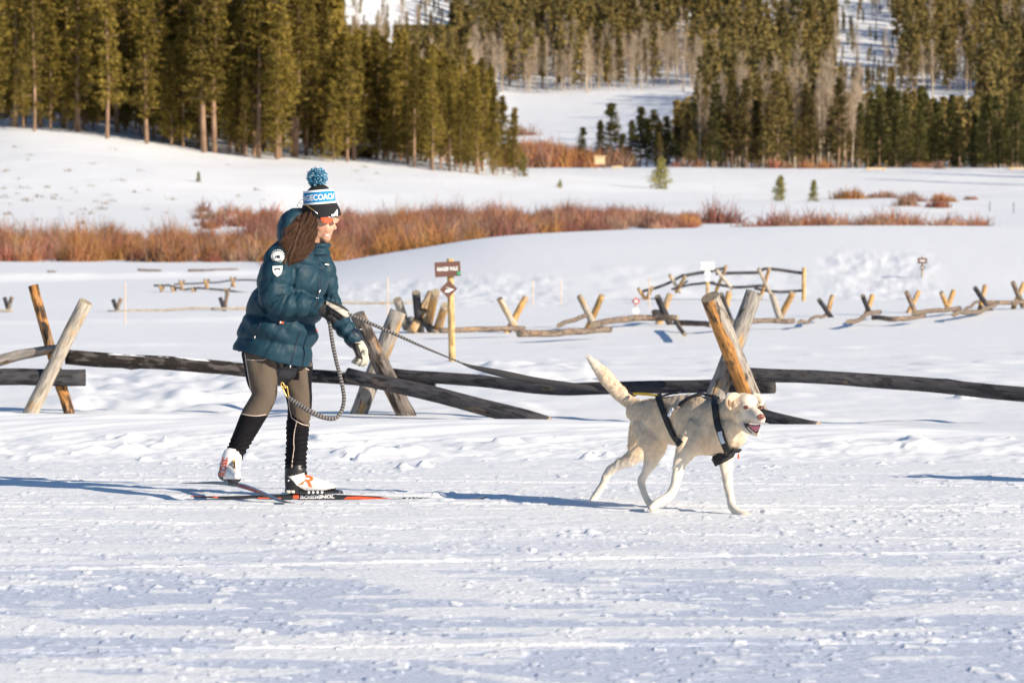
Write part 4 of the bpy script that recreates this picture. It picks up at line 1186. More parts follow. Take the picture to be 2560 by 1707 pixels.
def f_belt(rs):
    px = rs.choice([1930, 1990, 2065, 2330, 1720, 1480]) + rs.normal(0, 18); return px, rs.uniform(344, 352), rs.uniform(.5, 1.0), 50
band('willow_thicket', 'scattered red brown willow shoots before the dark belt', f_belt, 26, 206, .04)
# bushes one can point to
def bush(px, by, ty, wpx, ci, label, k=420, sp=7):
    rs = np.random.default_rng(int(px)); g = ground_at(px, by, 125) or P(px, by, 170)
    s = g.y / F; h = (by - ty) * s; w = wpx * s
    sp_ = [(g.x + rs.normal(0, w * .26), g.y + rs.normal(0, w * .2), zbase(g.x, g.y), k // sp, h * rs.uniform(.7, 1.05), w * .5, ci) for _ in range(sp)]
    me = willow_mesh(sp_, rs, .018 * g.y / 170)
    me.transform(Matrix.Translation(-g)); o = link('willow_bush', me, loc=g); tag(o, label, 'bush')
bush(1790, 560, 486, 70, 4, 'tall feathery maroon willow bush behind the crest of the knoll')
bush(2106, 498, 464, 75, 3, 'bright orange round bush on the right flats')
bush(2205, 496, 474, 62, 2, 'low mauve bush, first left of the cluster on the right flats')
bush(2272, 516, 482, 44, 5, 'tan round bush at the front of the cluster on the right flats')
bush(2296, 505, 474, 54, 2, 'mauve bush just behind the tan round bush')
bush(2362, 505, 476, 58, 3, 'orange brown bush at the right of the cluster')
bush(2343, 522, 494, 40, 0, 'small brown bush below the orange brown one')
bush(1294, 340, 306, 70, 2, 'large round purple brown bush at the corner of the far meadow', 500)
bush(640, 560, 526, 80, 1, 'orange willow bush on the slope just left of the hood of the skier')
bush(528, 572, 545, 44, 1, 'small orange willow clump left of the skier')
bush(2430, 500, 487, 20, 5, 'tiny pale bush right of the cluster')
# sage and grass tips through the snow of the left slope
M_SAGE = mat('dry_sage', (.20, .15, .09), .9, var=.2)
rs = np.random.default_rng(9)
SG = []
for i in range(4):
    v, f = twigs(0, 0, 0, 26, .26, .30, rs, .014); v[:, 2] *= .8; SG.append(mesh_from(v, f, 'sage', M_SAGE, False))
pts_ = [(40, 488), (60, 500), (10, 498), (22, 512), (100, 497), (92, 491), (140, 490), (138, 500), (170, 505), (65, 507), (190, 483), (265, 490), (268, 510), (240, 508), (282, 506), (150, 520), (205, 526), (258, 526), (180, 535),
        (222, 535), (138, 550), (96, 553), (206, 563), (488, 530), (507, 522), (415, 535), (365, 525), (428, 500), (350, 430), (168, 433), (70, 401), (40, 369), (283, 373), (75, 391), (640, 480), (655, 500), (598, 495), (578, 520), (570, 413),
        (766, 400), (780, 385), (706, 398), (15, 432), (44, 450), (227, 412), (370, 480), (335, 482), (300, 455), (940, 437), (910, 420), (902, 452), (890, 428), (60, 475), (5, 475), (120, 470), (180, 475), (230, 470), (20, 540)]
for i, (px, py) in enumerate(pts_):
    g = ground_at(px, py, 186)
    if g is None: continue
    g.z -= .02
    o = link('sage_tuft', SG[i % 4], loc=g); o.rotation_euler = (0, 0, i * 1.3); s = 1.0 + .9 * ((i * 7) % 5) / 5; o.scale = (s, s, s * .8)
    tag(o, 'dry sage tuft poking through the snow of the left slope', 'sage tuft', 'sage tufts on the left slope')
# ------------------------------------------------------------------ the skier
M_SKIN = mat('skin', (.60, .33, .22), .5, colattr='Col', bump=.0006, bscale=300, var=.06, vscale=30)
M_JACKET = mat('teal_puffer_nylon', (.010, .040, .062), .58, spec=.26, var=.10, vscale=10, bump=.0012, bscale=40)
M_JDARK = mat('navy_nylon', (.010, .018, .035), .5, bump=.003, bscale=40)
M_LEG = mat('stretch_fabric', rough=.75, colattr='Col', bump=.0025, bscale=45, spec=.12)
M_PIPE = mat('pale_piping', (.62, .48, .40), .6)
M_BLACK = mat('black_fabric', (.013, .012, .014), .75, bump=.001, bscale=120)
M_KNIT = mat('black_knit', (.010, .010, .012), .9, bump=.002, bscale=160)
M_BLUE = mat('blue_knit', (.01, .24, .52), .9, bump=.002, bscale=160)
M_WKNIT = mat('white_knit', (.82, .84, .86), .9, bump=.002, bscale=160)
M_HAIR = mat('hair', rough=.5, colattr='Col', spec=.2)
M_LENS = mat('orange_lens', (.75, .09, .015), .12, spec=.8, coat=.6)
M_GOLD = mat('gold_metal', (.75, .46, .14), .3, metal=.9)
M_SILVER = mat('silver_metal', (.6, .6, .6), .3, metal=.9)
M_CREAM = mat('cream_leather', (.72, .66, .55), .6, bump=.001, bscale=90)
M_PATCH = mat('patch_white', (.78, .78, .75), .8)
M_REDPR = mat('red_print', (.75, .08, .03), .5)
M_ORPR = mat('orange_print', (.80, .17, .04), .4)
M_GLOVE = mat('glove', rough=.7, colattr='Col', bump=.001, bscale=90)
M_BOOT = mat('boot', rough=.4, colattr='Col', spec=.5)
M_SKI = mat('ski_black', (.015, .015, .018), .25, spec=.6, coat=.4)
M_TEETH = mat('teeth', (.85, .8, .74), .3)
M_LIP = mat('lips', (.55, .17, .14), .4)
M_POM = mat('pom_yarn', rough=.9, colattr='Col')
D0 = 22.1
pr = thing('person', 'person in teal puffer jacket and pompom hat skiing with a hand on the leash', 'person', P(680, 1240, D0))

# body: one continuous figure (covered by the clothes except for the face and neck)
G = Geo()
for rows in ([(690, 905, D0, 62, 72), (700, 850, D0, 62, 74), (722, 760, D0, 58, 70), (742, 680, D0, 58, 78), (752, 632, D0, 48, 76), (770, 612, D0, 28, 34), (788, 590, D0, 22, 24), (795, 570, D0, 22, 24)],
             [(655, 890, D0 - .09, 38), (660, 985, D0 - .12, 25), (612, 1085, D0 - .16, 19), (578, 1150, D0 - .18, 16), (580, 1190, D0 - .2, 16), (592, 1194, D0 - .30, 12)],
             [(735, 890, D0 + .09, 38), (748, 1012, D0 + .08, 25), (741, 1120, D0 + .08, 20), (738, 1195, D0 + .08, 18), (765, 1212, D0 + .08, 11), (812, 1218, D0 + .08, 6)],
             [(706, 640, D0 - .17, 27), (688, 700, D0 - .22, 24), (684, 758, D0 - .23, 20), (740, 766, D0 - .22, 17), (798, 771, D0 - .2, 14), (830, 777, D0 - .2, 14)],
             [(796, 645, D0 + .17, 24), (820, 720, D0 + .18, 22), (836, 775, D0 + .17, 18), (862, 816, D0 + .15, 14), (887, 850, D0 + .14, 12), (902, 880, D0 + .13, 12)]):
    G.add(*tube(rows))
FD = D0 - .01
for b in ((797, 540, FD, 41, 47, 34), (806, 566, FD, 29, 34, 27), (812, 590, FD - .01, 16, 17, 17), (798, 582, FD, 22, 20, 23), (815, 572, FD - .035, 13, 13, 10), (824, 552, FD - .012, 14, 11, 15)):
    G.add(*ball(*b))
G.add(*tube([(829, 551, FD - .01, 3.5, 4), (834, 562, FD - .014, 4.2, 5), (837.5, 570, FD - .016, 5, 6)], seg=10))
G.add(*ball(832, 573, FD - .016, 5.5, 3.6, 7)); G.add(*ball(823, 580, FD - .015, 6, 4, 10)); G.add(*ball(819, 594, FD - .013, 5, 3.4, 9))
G.add(*ball(813, 601, FD - .012, 8, 7, 9)); G.add(*ball(833, 545, FD - .01, 8, 4, 16))
body = blend(G, .0052, 3)
co = coords(body); px_, py_ = pix(co)
sk = np.array([.60, .32, .21]) * np.ones((len(co), 1)); 
red = np.exp(-((px_ - 815) ** 2 + (py_ - 574) ** 2) / 130) * .35
sk = sk * (1 - red[:, None]) + np.array([.62, .22, .15]) * red[:, None]
sk[(py_ > 640) | (px_ < 750) & (py_ > 600)] = (.015, .015, .02)
put_color(body, sk); body.materials.append(M_SKIN)
B_body = bvh_of(body)
o_body = child('body', body, pr)
def part(name, geo_or_vf, m, label=None, sm=True, par=None):
    me = geo_or_vf.mesh(name, m, sm) if isinstance(geo_or_vf, Geo) else mesh_from(geo_or_vf[0], geo_or_vf[1], name, m, sm)
    if par is None: return child(name, me, pr, label)
    return sub(name, me, par, pr, label)
# near ear, smile, nostril shade
G = Geo(); G.add(*ball(774, 556, D0 - .105, 6.5, 9.5, 4, 12)); me = blend(G, .004, 2)
for it in (0,):
    put_color(me, np.tile([.66, .32, .22], (len(me.vertices), 1))); me.materials.append(M_SKIN); sub('ear', me, o_body, pr)
v, f = decal(B_body, [(807, 583), (812, 586), (819, 588), (825, 587), (827, 590), (821, 593), (813, 591), (808, 587)], .0015, 2.0)
part('mouth', (v, f), M_LIP, par=o_body)
v, f = decal(B_body, [(812, 586.2), (818, 588), (824, 588), (821, 590), (815, 589.3)], .003, 2.0)
part('teeth', (v, f), M_TEETH, par=o_body)

# leggings
G = Geo()
near_leg = [(655, 862, D0 - .08, 50, 46), (652, 900, D0 - .09, 46, 44), (655, 945, D0 - .11, 40, 40), (661, 985, D0 - .13, 32, 34), (648, 1015, D0 - .14, 31, 33), (633, 1040, D0 - .15, 31, 31), (612, 1082, D0 - .16, 27, 28), (594, 1118, D0 - .17, 24, 24), (580, 1148, D0 - .18, 23, 23)]
far_leg = [(733, 880, D0 + .08, 48, 46), (738, 920, D0 + .08, 44, 42), (744, 965, D0 + .07, 37, 39), (749, 1010, D0 + .06, 31, 34), (747, 1040, D0 + .06, 29, 32), (744, 1075, D0 + .07, 29, 31), (741, 1120, D0 + .08, 27, 28), (739, 1160, D0 + .08, 27, 26), (740, 1190, D0 + .08, 28, 26)]
G.add(*tube(near_leg, 28)); G.add(*tube(far_leg, 28)); G.add(*ball(694, 880, D0, 74, 58, 86))
leg = blend(G, .0058, 4)
co = coords(leg); n = normals(leg); px_, py_ = pix(co)
isn = co[:, 1] < np.interp(px_, [640, 700, 720], [D0 + .02, D0 - .01, D0 - .03]); isn &= px_ < 708
# gathered folds behind the knees and at the ankles
fold = np.where(isn, smooth(1010, 1030, py_) * 0 + np.exp(-((py_ - 1125) / 30) ** 2), np.exp(-((py_ - 1140) / 45) ** 2) + .5 * np.exp(-((py_ - 1062) / 25) ** 2))
w = .0045 * fold * np.sin(py_ * .55 + 2.2 * vnoise(px_ * .05, py_ * .06, 3) * 3 + px_ * .05) + .004 * fbm(px_ * .04, py_ * .05, 3, 8) * (.4 + fold)
w += .0035 * np.sin((px_ - py_ * .5) * .16 + 3 * vnoise(px_ * .03, py_ * .03, 4)) * np.exp(-((py_ - np.where(isn, 885, 940)) / 40) ** 2)
set_coords(leg, co + n * w[:, None])
cut = np.where(isn, 1033 + (px_ - 600) * .06 + 2, 1036 + (px_ - 728) * .62)
olive = np.array([.115, .088, .066]); blk = np.array([.008, .007, .009])
dark = py_ > cut
dark |= isn & (px_ < np.interp(py_, [860, 900, 950, 985], [611, 616, 624, 626])) & (py_ < 1000)
dark |= (~isn) & (px_ < np.interp(py_, [880, 960, 1000, 1045], [712, 712, 722, 732])) & (py_ > 940)
dark |= (~isn) & (px_ < 712) ; dark |= (~isn) & (px_ < 748) & (py_ < 950)
dark |= (~isn) & (px_ > 768) & (py_ < 1040) & (py_ > 915) & (px_ > np.interp(py_, [915, 1040], [769, 776]))
put_color(leg, np.where(dark[:, None], blk, olive)); leg.materials.append(M_LEG)
B_leg = bvh_of(leg)
o_leg = child('leggings', leg, pr, 'olive brown tights with black lower legs and pale piping')
for ln_ in ([(600, 1033), (622, 1038), (645, 1039), (664, 1036)], [(612, 882), (617, 915), (623, 950), (628, 978)], [(616, 899), (640, 900), (660, 899), (668, 893)],
            [(729, 1043), (740, 1052), (755, 1060), (771, 1064)], [(741, 1056), (736, 1080), (734, 1105), (735, 1120), (731, 1150), (728, 1184)], [(722, 1000), (724, 1020), (729, 1043)], [(762, 920), (772, 925)]):
    part('piping', line_on(B_leg, ln_, .0028), M_PIPE, par=o_leg)
# climbing style hip belt straps hanging at the crotch
Bb = part('hip_belt', strap(B_leg, [(694, 905), (700, 930), (703, 950), (708, 968)], 8, .004), M_BLACK, 'black skijoring belt straps under the jacket hem')
for q in ([(732, 924), (735, 935), (725, 950), (712, 965)], [(696, 915), (712, 935), (732, 936)]):
    part('strap', strap(B_leg, q, 5, .004), M_BLACK, par=Bb)

# jacket
G = Geo()
torso = [(676, 898, D0, 99, 100), (682, 872, D0, 101, 103), (692, 842, D0, 100, 104), (700, 812, D0, 98, 104), (712, 775, D0, 95, 103), (722, 742, D0, 92, 103), (732, 705, D0, 89, 103), (740, 668, D0, 84, 102), (748, 640, D0, 74, 98), (760, 615, D0, 54, 74), (778, 600, D0, 34, 48)]
G.add(*tube(torso, 40, 5, caps='none'))
arm_n = [(712, 632, D0 - .13, 40, 34), (700, 655, D0 - .18, 42, 36), (691, 690, D0 - .215, 42, 38), (685, 722, D0 - .225, 43, 38), (690, 752, D0 - .23, 41, 37), (722, 763, D0 - .23, 34, 33), (755, 764, D0 - .215, 32, 30), (785, 768, D0 - .20, 27, 26), (800, 770, D0 - .2, 23, 23)]
arm_f = [(790, 640, D0 + .14, 36, 34), (810, 675, D0 + .16, 32, 34), (821, 715, D0 + .17, 27, 34), (829, 755, D0 + .17, 26, 32), (842, 790, D0 + .16, 29, 30), (862, 818, D0 + .15, 27, 28), (884, 846, D0 + .14, 24, 25)]
G.add(*tube(arm_n, 28, 5)); G.add(*tube(arm_f, 28, 5))
jk = blend(G, .0060, 5)
co = coords(jk); n = normals(jk); px_, py_ = pix(co)
# quilting: distance along the nearest limb decides which baffle a point belongs to
def along(rows):
    R = catmull([r[:4] for r in rows], 8); c = np.array([PN(*r[:3]) for r in R]); s = np.concatenate([[0], np.cumsum(np.linalg.norm(np.diff(c, axis=0), axis=1))])
    dd = np.full(len(co), 9.); tt = np.zeros(len(co))
    for i in range(len(c)):
        q = np.linalg.norm(co - c[i], axis=1) / (R[i, 3] * R[i, 2] / F)
        m = q < dd; dd[m] = q[m]; tt[m] = s[i]
    return dd, tt
dT = [(r[0], r[1], r[2], r[3] * 1.0) for r in torso]
q0, _ = along(dT); q1, t1 = along(arm_n); q2, t2 = along(arm_f)
near = (q1 < 1.18) & (co[:, 1] < D0 - .10); farm = (q2 < 1.15) & ((px_ > np.interp(py_, [640, 700, 760, 800], [806, 812, 816, 790])) | (co[:, 1] > D0 + .14)) & ~near
def puff(t, seams, amp, width):
    amp = amp * .8
    d = np.min(np.abs(t[:, None] - np.array(seams)[None]), axis=1)
    return amp * (1 - np.exp(-(d / width) ** 1.3)) - amp * .9
# torso seams in picture rows, tilted with the lean of the body
tr = py_ - (px_ - 720) * .16
u = puff(tr, [656, 729, 800, 862], .024, 13) 
front = smooth(790, 800, px_ + (py_ - 700) * .05)
un = puff(t1, [.02, .105, .20, .295, .385, .46], .017, .024)
uf = puff(t2, [.03, .12, .22, .31, .40, .455], .014, .022)
w = np.where(near, un, np.where(farm, uf, u))
w += .007 * fbm(px_ * .028 + py_ * .014, py_ * .03 - px_ * .012, 3, 5)
# creases that radiate from the seams, and folds at the elbow
s_all = np.where(near | farm, 1.0, .9)
w -= .0055 * s_all * np.maximum(0, vnoise((px_ + .6 * py_) * .085, (py_ - .4 * px_) * .016, 12) * 2) * 1.0
w -= .012 * np.exp(-((t1 - .285) / .05) ** 2) * near * np.maximum(0, np.sin(t1 * 95 + px_ * .05 + py_ * .03))
w += .006 * np.sin((py_ * .8 - px_ * .5) * .14 + 2 * vnoise(px_ * .03, py_ * .03, 6)) * np.exp(-((py_ - 830) / 45) ** 2) * (~near)
# hem: the skirt dips at the front, cinched by its cord
low = smooth(885, 925, py_) * ((px_ > 690) & (~farm))
set_coords(jk, co + n * w[:, None])
jk.materials.append(M_JACKET)
# cut the underside open along the slanted hem by dropping faces below it
bm = bmesh.new(); bm.from_mesh(jk); bm.faces.ensure_lookup_table()
kill = []
for fc in bm.faces:
    c = fc.calc_center_median(); a = pix(np.array([[c.x, c.y, c.z]])); x_, y_ = a[0][0], a[1][0]
    hem = np.interp(x_, [570, 581, 602, 640, 680, 724, 750, 780], [872, 874, 878, 888, 901, 920, 921, 914])
    if x_ < 800 and y_ > hem: kill.append(fc)
bmesh.ops.delete(bm, geom=kill, context='FACES'); bm.to_mesh(jk); bm.free()
jk = evald(jk, [('SOLIDIFY', dict(thickness=.006, offset=-1))])
B_j = bvh_of(jk)
o_j = child('jacket', jk, pr, 'teal quilted puffer jacket')
# lower front corner of the jacket hangs below the torso tube
# collar and hood
G = Geo(); G.add(*tube([(786, 640, D0, 36, 44), (797, 620, D0 - .005, 30, 40), (802, 604, D0 - .01, 24, 33)], 28, caps='none'))
me = blend(G, .006, 4); c_ = coords(me); nn = normals(me); a, b = pix(c_)
set_coords(me, c_ + nn * (.007 * np.sin(b * .30)[:, None] + .004 * vnoise(a * .08, b * .1, 4)[:, None])); me.materials.append(M_JACKET); B_col = bvh_of(me)
o_col = child('collar', me, pr)
G = Geo()
G.add(*tube([(768, 536, D0 + .06, 12, 16), (742, 541, D0 + .02, 22, 42), (721, 562, D0, 26, 56), (714, 590, D0, 24, 62), (722, 616, D0, 24, 60)], 28))
me = blend(G, .006, 4); c_ = coords(me); nn = normals(me); a, b = pix(c_)
set_coords(me, c_ + nn * (.012 * fbm(a * .04, b * .03, 3, 2)[:, None])); me.materials.append(M_JACKET)
child('hood', me, pr, 'padded hood bunched behind the neck')
# zips, cords, badges
for pts_z, r in (([(786, 628), (800, 665), (797, 700), (793, 735), (790, 748)], .003), ([(752, 828), (742, 850), (735, 880), (726, 915)], .004), ([(659, 792), (648, 815), (637, 838)], .004), ([(806, 668), (805, 700), (800, 722)], .0025), ([(783, 622), (788, 650)], .003)):
    part('zip', line_on(B_j, pts_z, r), M_JDARK, par=o_j)
for x, y in ((800, 725), (637, 840), (726, 917), (798, 728)):
    hh = near_hit(B_j, x, y); v, f = box(np.array(hh[0]) + [0, -.008, -.006], .006, .005, .02); part('zip_pull', (v, f), M_SILVER, par=o_j)
v, f = box(PN(703, 806, D0 - .215), .026, .006, .012, np.array(Matrix.Rotation(.25, 3, 'Y'))); part('label_tab', (v, f), M_REDPR, par=o_j)
v, f = box(PN(701, 806, D0 - .22), .007, .006, .013, np.array(Matrix.Rotation(.25, 3, 'Y'))); part('label_cross', (v, f), M_PATCH, par=o_j)
hh = near_hit(B_j, 790, 826); v, f = box(np.array(hh[0]) + [.004, -.004, 0], .012, .004, .008, np.array(Matrix.Rotation(.7, 3, 'Y'))); part('cord_end', (v, f), M_REDPR, par=o_j)
def disc(cx, cy, rx, ry=None, n=22, a0=0): return [(cx + rx * math.cos(a0 + i * 2 * math.pi / n), cy + (ry or rx) * math.sin(a0 + i * 2 * math.pi / n)) for i in range(n)]
bd = part('badge', decal(B_j, disc(694.5, 641, 16, 15.5), .004), M_BLACK, 'round sleeve badge with a ring of dashes')
for i in range(16):
    a = i * math.pi / 8
    p0 = [(694.5 + r * math.cos(a + s), 641 + r * math.sin(a + s)) for r, s in ((12.8, -.12), (15.4, -.12), (15.4, .12), (12.8, .12))]
    part('dash', decal(B_j, p0, .0062, 3), M_PATCH, par=bd)
part('badge_field', decal(B_j, disc(694.5, 641, 11.8, 11.3), .0058), M_PATCH, par=bd)
for q in ([(689, 647), (690.5, 641), (692.5, 641), (691, 647)], [(693.5, 646), (694, 640.5), (699, 640), (699.5, 647), (697, 647), (696.8, 643), (695.5, 646)]):
    part('badge_emblem', decal(B_j, q, .0078, 1.5), M_BLACK, par=bd)
sh = part('badge', decal(B_j, [(681.5, 666), (694, 665.5), (706, 666), (705, 678), (701, 686), (693, 692.5), (686, 686), (682, 678)], .004), M_PATCH, 'white shield badge with a dark mountain bar')
part('badge_emblem', decal(B_j, [(686.5, 671.5), (700, 671.5), (700, 676.5), (696, 675), (693, 673.6), (690, 675), (686.5, 678)], .006, 2), M_BLACK, par=sh)
lg = part('logo', decal(B_j, [(815.5, 653), (817.5, 653), (818, 658), (815, 658)], .003, 2), M_PATCH)
part('logo_bar', decal(B_j, [(811.5, 659.5), (822, 661), (822, 663.5), (811.5, 662.5)], .003, 2), M_PATCH, par=lg)
# cuffs
for c0_, c1_, a_, b_, nm in (((795, 770, D0 - .2), (803, 770.5, D0 - .2), 23, 22, 'cuff'), ((880, 841, D0 + .14), (886, 849, D0 + .14), 23, 23, 'cuff')):
    c = np.array([PN(*c0_), (PN(*c0_) + PN(*c1_)) / 2, PN(*c1_)]); s = c0_[2] / F
    v, f = sweep(c, a_ * s, b_ * s, 24); part(nm, (v, f), M_JDARK)
for (x, y, d) in ((792, 745, D0 - .225), (901, 823, D0 + .1)):
    for k in range(2):
        v, f = ball(x + k * 4 - 1, y + k * .6, d, 2.2, 2.2, 2.2, seg=8); part('stud', (v, f), M_SILVER, par=o_j)

# gloves
def glove(rows, fingers, paint, label, extra=()):
    G = Geo(); G.add(*tube(rows, 20))
    for fr in fingers: G.add(*tube(fr, 12, 4))
    for b in extra: G.add(*ball(*b))
    me = blend(G, .0030, 2, .4); c_ = coords(me); nn = normals(me); a, b = pix(c_)
    set_coords(me, c_ + nn * (.002 * fbm(a * .15, b * .15, 3, 5))[:, None])
    put_color(me, paint(a, b, c_)); me.materials.append(M_GLOVE)
    return child('glove', me, pr, label), bvh_of(me)
BK = np.array([.016, .014, .014]); CRM = np.array([.55, .49, .39]); GRY = np.array([.33, .33, .28])
gd = D0 - .21
def line_side(a, b, x0, y0, x1, y1): return (x1 - x0) * (b - y0) - (y1 - y0) * (a - x0)
def paint_n(a, b, c):
    m = (line_side(a, b, 818, 762, 862, 792) < 0) & (line_side(a, b, 818, 753, 868, 778) > 0) & (a > 816)
    m &= (c[:, 1] < gd + .03)
    m2 = np.hypot((a - 848) / 9, (b - 772) / 3.2) < 1
    k = np.where(m[:, None], CRM, BK); k = np.where((m & m2)[:, None], GRY, k)
    fl = (a > 822) & (a < 829.5) & (b > 776) & (b < 790) & (c[:, 1] < gd); return k
o_g, B_g = glove([(792, 768, gd, 19, 18), (806, 771, gd, 20, 18), (822, 778, gd, 21, 15), (836, 784, gd, 17, 13), (846, 787, gd + .01, 11, 10)],
                 [[(818, 759, gd - .02, 7.5), (838, 763, gd - .035, 7.0), (856, 771, gd - .03, 6.4), (867, 779, gd - .01, 5.6)],
                  [(826, 768, gd - .035, 7.5), (844, 776, gd - .05, 7), (858, 785, gd - .045, 6.4), (867, 789, gd - .02, 5.2)],
                  [(828, 779, gd - .035, 7.5), (844, 786, gd - .04, 7), (853, 792, gd - .025, 6), (850, 797, gd - .005, 5)],
                  [(822, 790, gd - .03, 7), (834, 797, gd - .035, 6.2), (838, 801, gd - .02, 5), (832, 803, gd, 4.4)],
                  [(812, 764, gd + .03, 8), (832, 766, gd + .045, 7.5), (850, 774, gd + .04, 7), (864, 783, gd + .02, 6)]], paint_n, 'black and cream glove gripping the leash', [(823, 787, gd, 14, 16, 13)])
tagf = part('flag_tag', decal(B_g, [(822, 776), (828.5, 775.5), (829.5, 783), (828.5, 791), (823, 790)], .002, 3), mat('pink_stripe', (.75, .22, .24), .6), 'small striped flag tag')
part('flag_canton', decal(B_g, [(823.5, 767.5), (829.5, 768), (828.5, 776), (822, 776)], .0024, 2.5), mat('navy_canton', (.05, .06, .25), .6), par=tagf)
part('wrist_cord', line_on(B_g, [(829, 789), (833, 796), (831, 803), (824, 807)], .0016), M_WKNIT, par=o_g)
fd = D0 + .13
def paint_f(a, b, c):
    st = (a > np.interp(b, [850, 862, 880, 896], [868, 877, 888, 893])) & (a < np.interp(b, [850, 862, 880, 896], [920, 896, 901, 906])) & (b > 857) & (b < 897) & (c[:, 1] < fd + .02)
    cuff = b < 856 - (a - 880) * .35
    gr = np.hypot((a - 908) / 6, (b - 880) / 9) < 1
    k = np.where((st | cuff)[:, None], BK, CRM); return np.where((gr & ~st)[:, None], GRY, k)
o_g2, B_g2 = glove([(880, 840, fd, 17, 17), (889, 853, fd, 16, 16), (898, 868, fd, 17, 14), (904, 882, fd, 17, 13), (906, 892, fd, 14, 12)],
                   [[(912, 882, fd - .03, 7), (916, 896, fd - .035, 6.5), (914, 907, fd - .03, 5.6), (907, 913, fd - .02, 4.6)],
                    [(906, 888, fd - .035, 6.5), (909, 900, fd - .045, 6), (904, 909, fd - .045, 5.2), (897, 912, fd - .03, 4.4)],
                    [(900, 888, fd - .02, 6.2), (900, 899, fd - .04, 5.6), (894, 906, fd - .04, 5), (888, 908, fd - .03, 4.2)],
                    [(895, 886, fd, 6), (892, 896, fd - .02, 5.2), (886, 902, fd - .02, 4.6), (882, 905, fd - .01, 4)],
                    [(890, 862, fd - .03, 7), (892, 875, fd - .05, 6.5), (895, 886, fd - .055, 5.8), (896, 894, fd - .05, 5)]], paint_f, 'cream glove with a black palm, hanging with curled fingers')

# hat: crown, banded middle, turned brim, pompom
hx = lambda t: (802 - 7 * t, 546 - 82 * t)      # axis from the brim to the top
def ring_part(t0, t1, r0, r1, name, m, label=None, par=None, n=5, lobes=0):
    rows = []
    for i in range(n):
        t = t0 + (t1 - t0) * i / (n - 1); x, y = hx(t); r = r0 + (r1 - r0) * i / (n - 1); rows.append((x, y, D0 - .005, r, r * .95))
    v, f = tube(rows, 48, 3, caps='none'); v = np.array(v); f = f[:-2]
    me = evald(mesh_from(v, f, name, m), [('SOLIDIFY', dict(thickness=.006, offset=-1)), ('BEVEL', dict(width=.002, segments=2))])
    me.polygons.foreach_set('use_smooth', np.ones(len(me.polygons), dtype=bool)); 
    return child(name, me, pr, label) if par is None else sub(name, me, par, pr, label)
G = Geo(); G.add(*tube([(801, 530, D0 - .005, 42, 40), (799, 508, D0 - .005, 38, 37), (797, 486, D0 - .005, 34, 33), (796, 472, D0 - .005, 26, 25), (795, 463, D0 - .005, 14, 14)], 32))
me = blend(G, .005, 3); me.materials.append(M_KNIT); o_hat = child('hat', me, pr, 'black knitted hat with a lettered blue band and a pompom')
brim = [(803, 544, D0 - .005, 46.5, 42), (802, 534, D0 - .005, 45.5, 42), (800, 522, D0 - .005, 42.5, 40), (799, 511, D0 - .005, 39, 38)]
v, f = tube(brim, 48, 4, caps='none'); me = evald(mesh_from(v, f[:-2], 'b', M_KNIT), [('SOLIDIFY', dict(thickness=.009, offset=-1)), ('SUBSURF', dict(levels=1))])
me.polygons.foreach_set('use_smooth', np.ones(len(me.polygons), dtype=bool)); B_brim = bvh_of(me); sub('brim', me, o_hat, pr)
def hr(t): return np.interp(t, [.42, .58, .72, .88], [38.3, 37.4, 36.4, 35.2])
for t0, t1, m_, nm in ((.42, .485, M_WKNIT, 'white_stripe'), (.485, .80, M_BLUE, 'blue_band'), (.80, .86, M_WKNIT, 'white_stripe')):
    ring_part(t0, t1, hr(t0) + (.5 if m_ is M_WKNIT else 0), hr(t1) + (.5 if m_ is M_WKNIT else 0), nm, m_, None, o_hat)
# lettering wrapped round the band
uv, tf = text_mesh('STAGECOACH', .03)
ax0 = PN(*hx(.64), D0 - .005); up = PN(*hx(1.0), D0) - PN(*hx(0.0), D0); up /= np.linalg.norm(up)
rt = np.array([up[2], 0, -up[0]]); dp = np.array([0, -1.0, 0]); s = D0 / F
tv = []
for x, y in uv:
    ang = -.20 + x * 2.8; R_ = hr(.64) + 3.6
    tv.append(ax0 + (rt * math.sin(ang) * R_ + dp * math.cos(ang) * R_ * .95 + up * y * 15) * s)
part('lettering', (tv, tf), M_WKNIT, sm=False, par=o_hat)
v, f = decal(B_brim, [(827, 537), (834, 535), (839, 528), (842, 523), (843.5, 530), (844, 541), (841, 541), (840, 534), (837, 540), (830, 541)], .003, 2.5); part('mountain_logo', (v, f), M_WKNIT, par=o_hat)
# pompom: hundreds of yarn ends
rs = np.random.default_rng(4); V = []; Fq = []; Cc = []; nn_ = 0
pc = PN(793, 443, D0 - .005); pal = np.array([[.02, .20, .36], [.03, .12, .22], [.35, .55, .66], [.02, .05, .10], [.05, .28, .45]])
G = Geo(); G.add(*ball(793, 443, D0 - .005, 20, 20, 20)); me = blend(G, .006, 2); put_color(me, np.tile([.02, .10, .18], (len(me.vertices), 1))); me.materials.append(M_POM); o_pom = sub('pompom', me, o_hat, pr, 'blue and white yarn pompom')
for i in range(900):
    d = rs.normal(size=3); d /= np.linalg.norm(d); L_ = rs.uniform(.046, .0585); b = pc + d * .03; e = pc + d * L_ + rs.normal(0, .003, 3) + np.array([0, 0, -.004])
    v, f = sweep([b, (b + e) / 2 + rs.normal(0, .002, 3), e], [.0018, .0022, .0020], [.0018, .0022, .0020], 4, view=(.3, 1, .2), caps='none')
    V.append(v); Fq += [tuple(k + nn_ for k in q) for q in f]; nn_ += len(v); Cc.append(np.tile(pal[rs.choice(5, p=[.3, .2, .28, .07, .15])] * rs.uniform(.8, 1.2), (len(v), 1)))
o = sub('yarn', mesh_from(np.vstack(V), Fq, 'yarn', M_POM, colors=np.vstack(Cc)), o_hat, pr); o['kind'] = 'stuff'

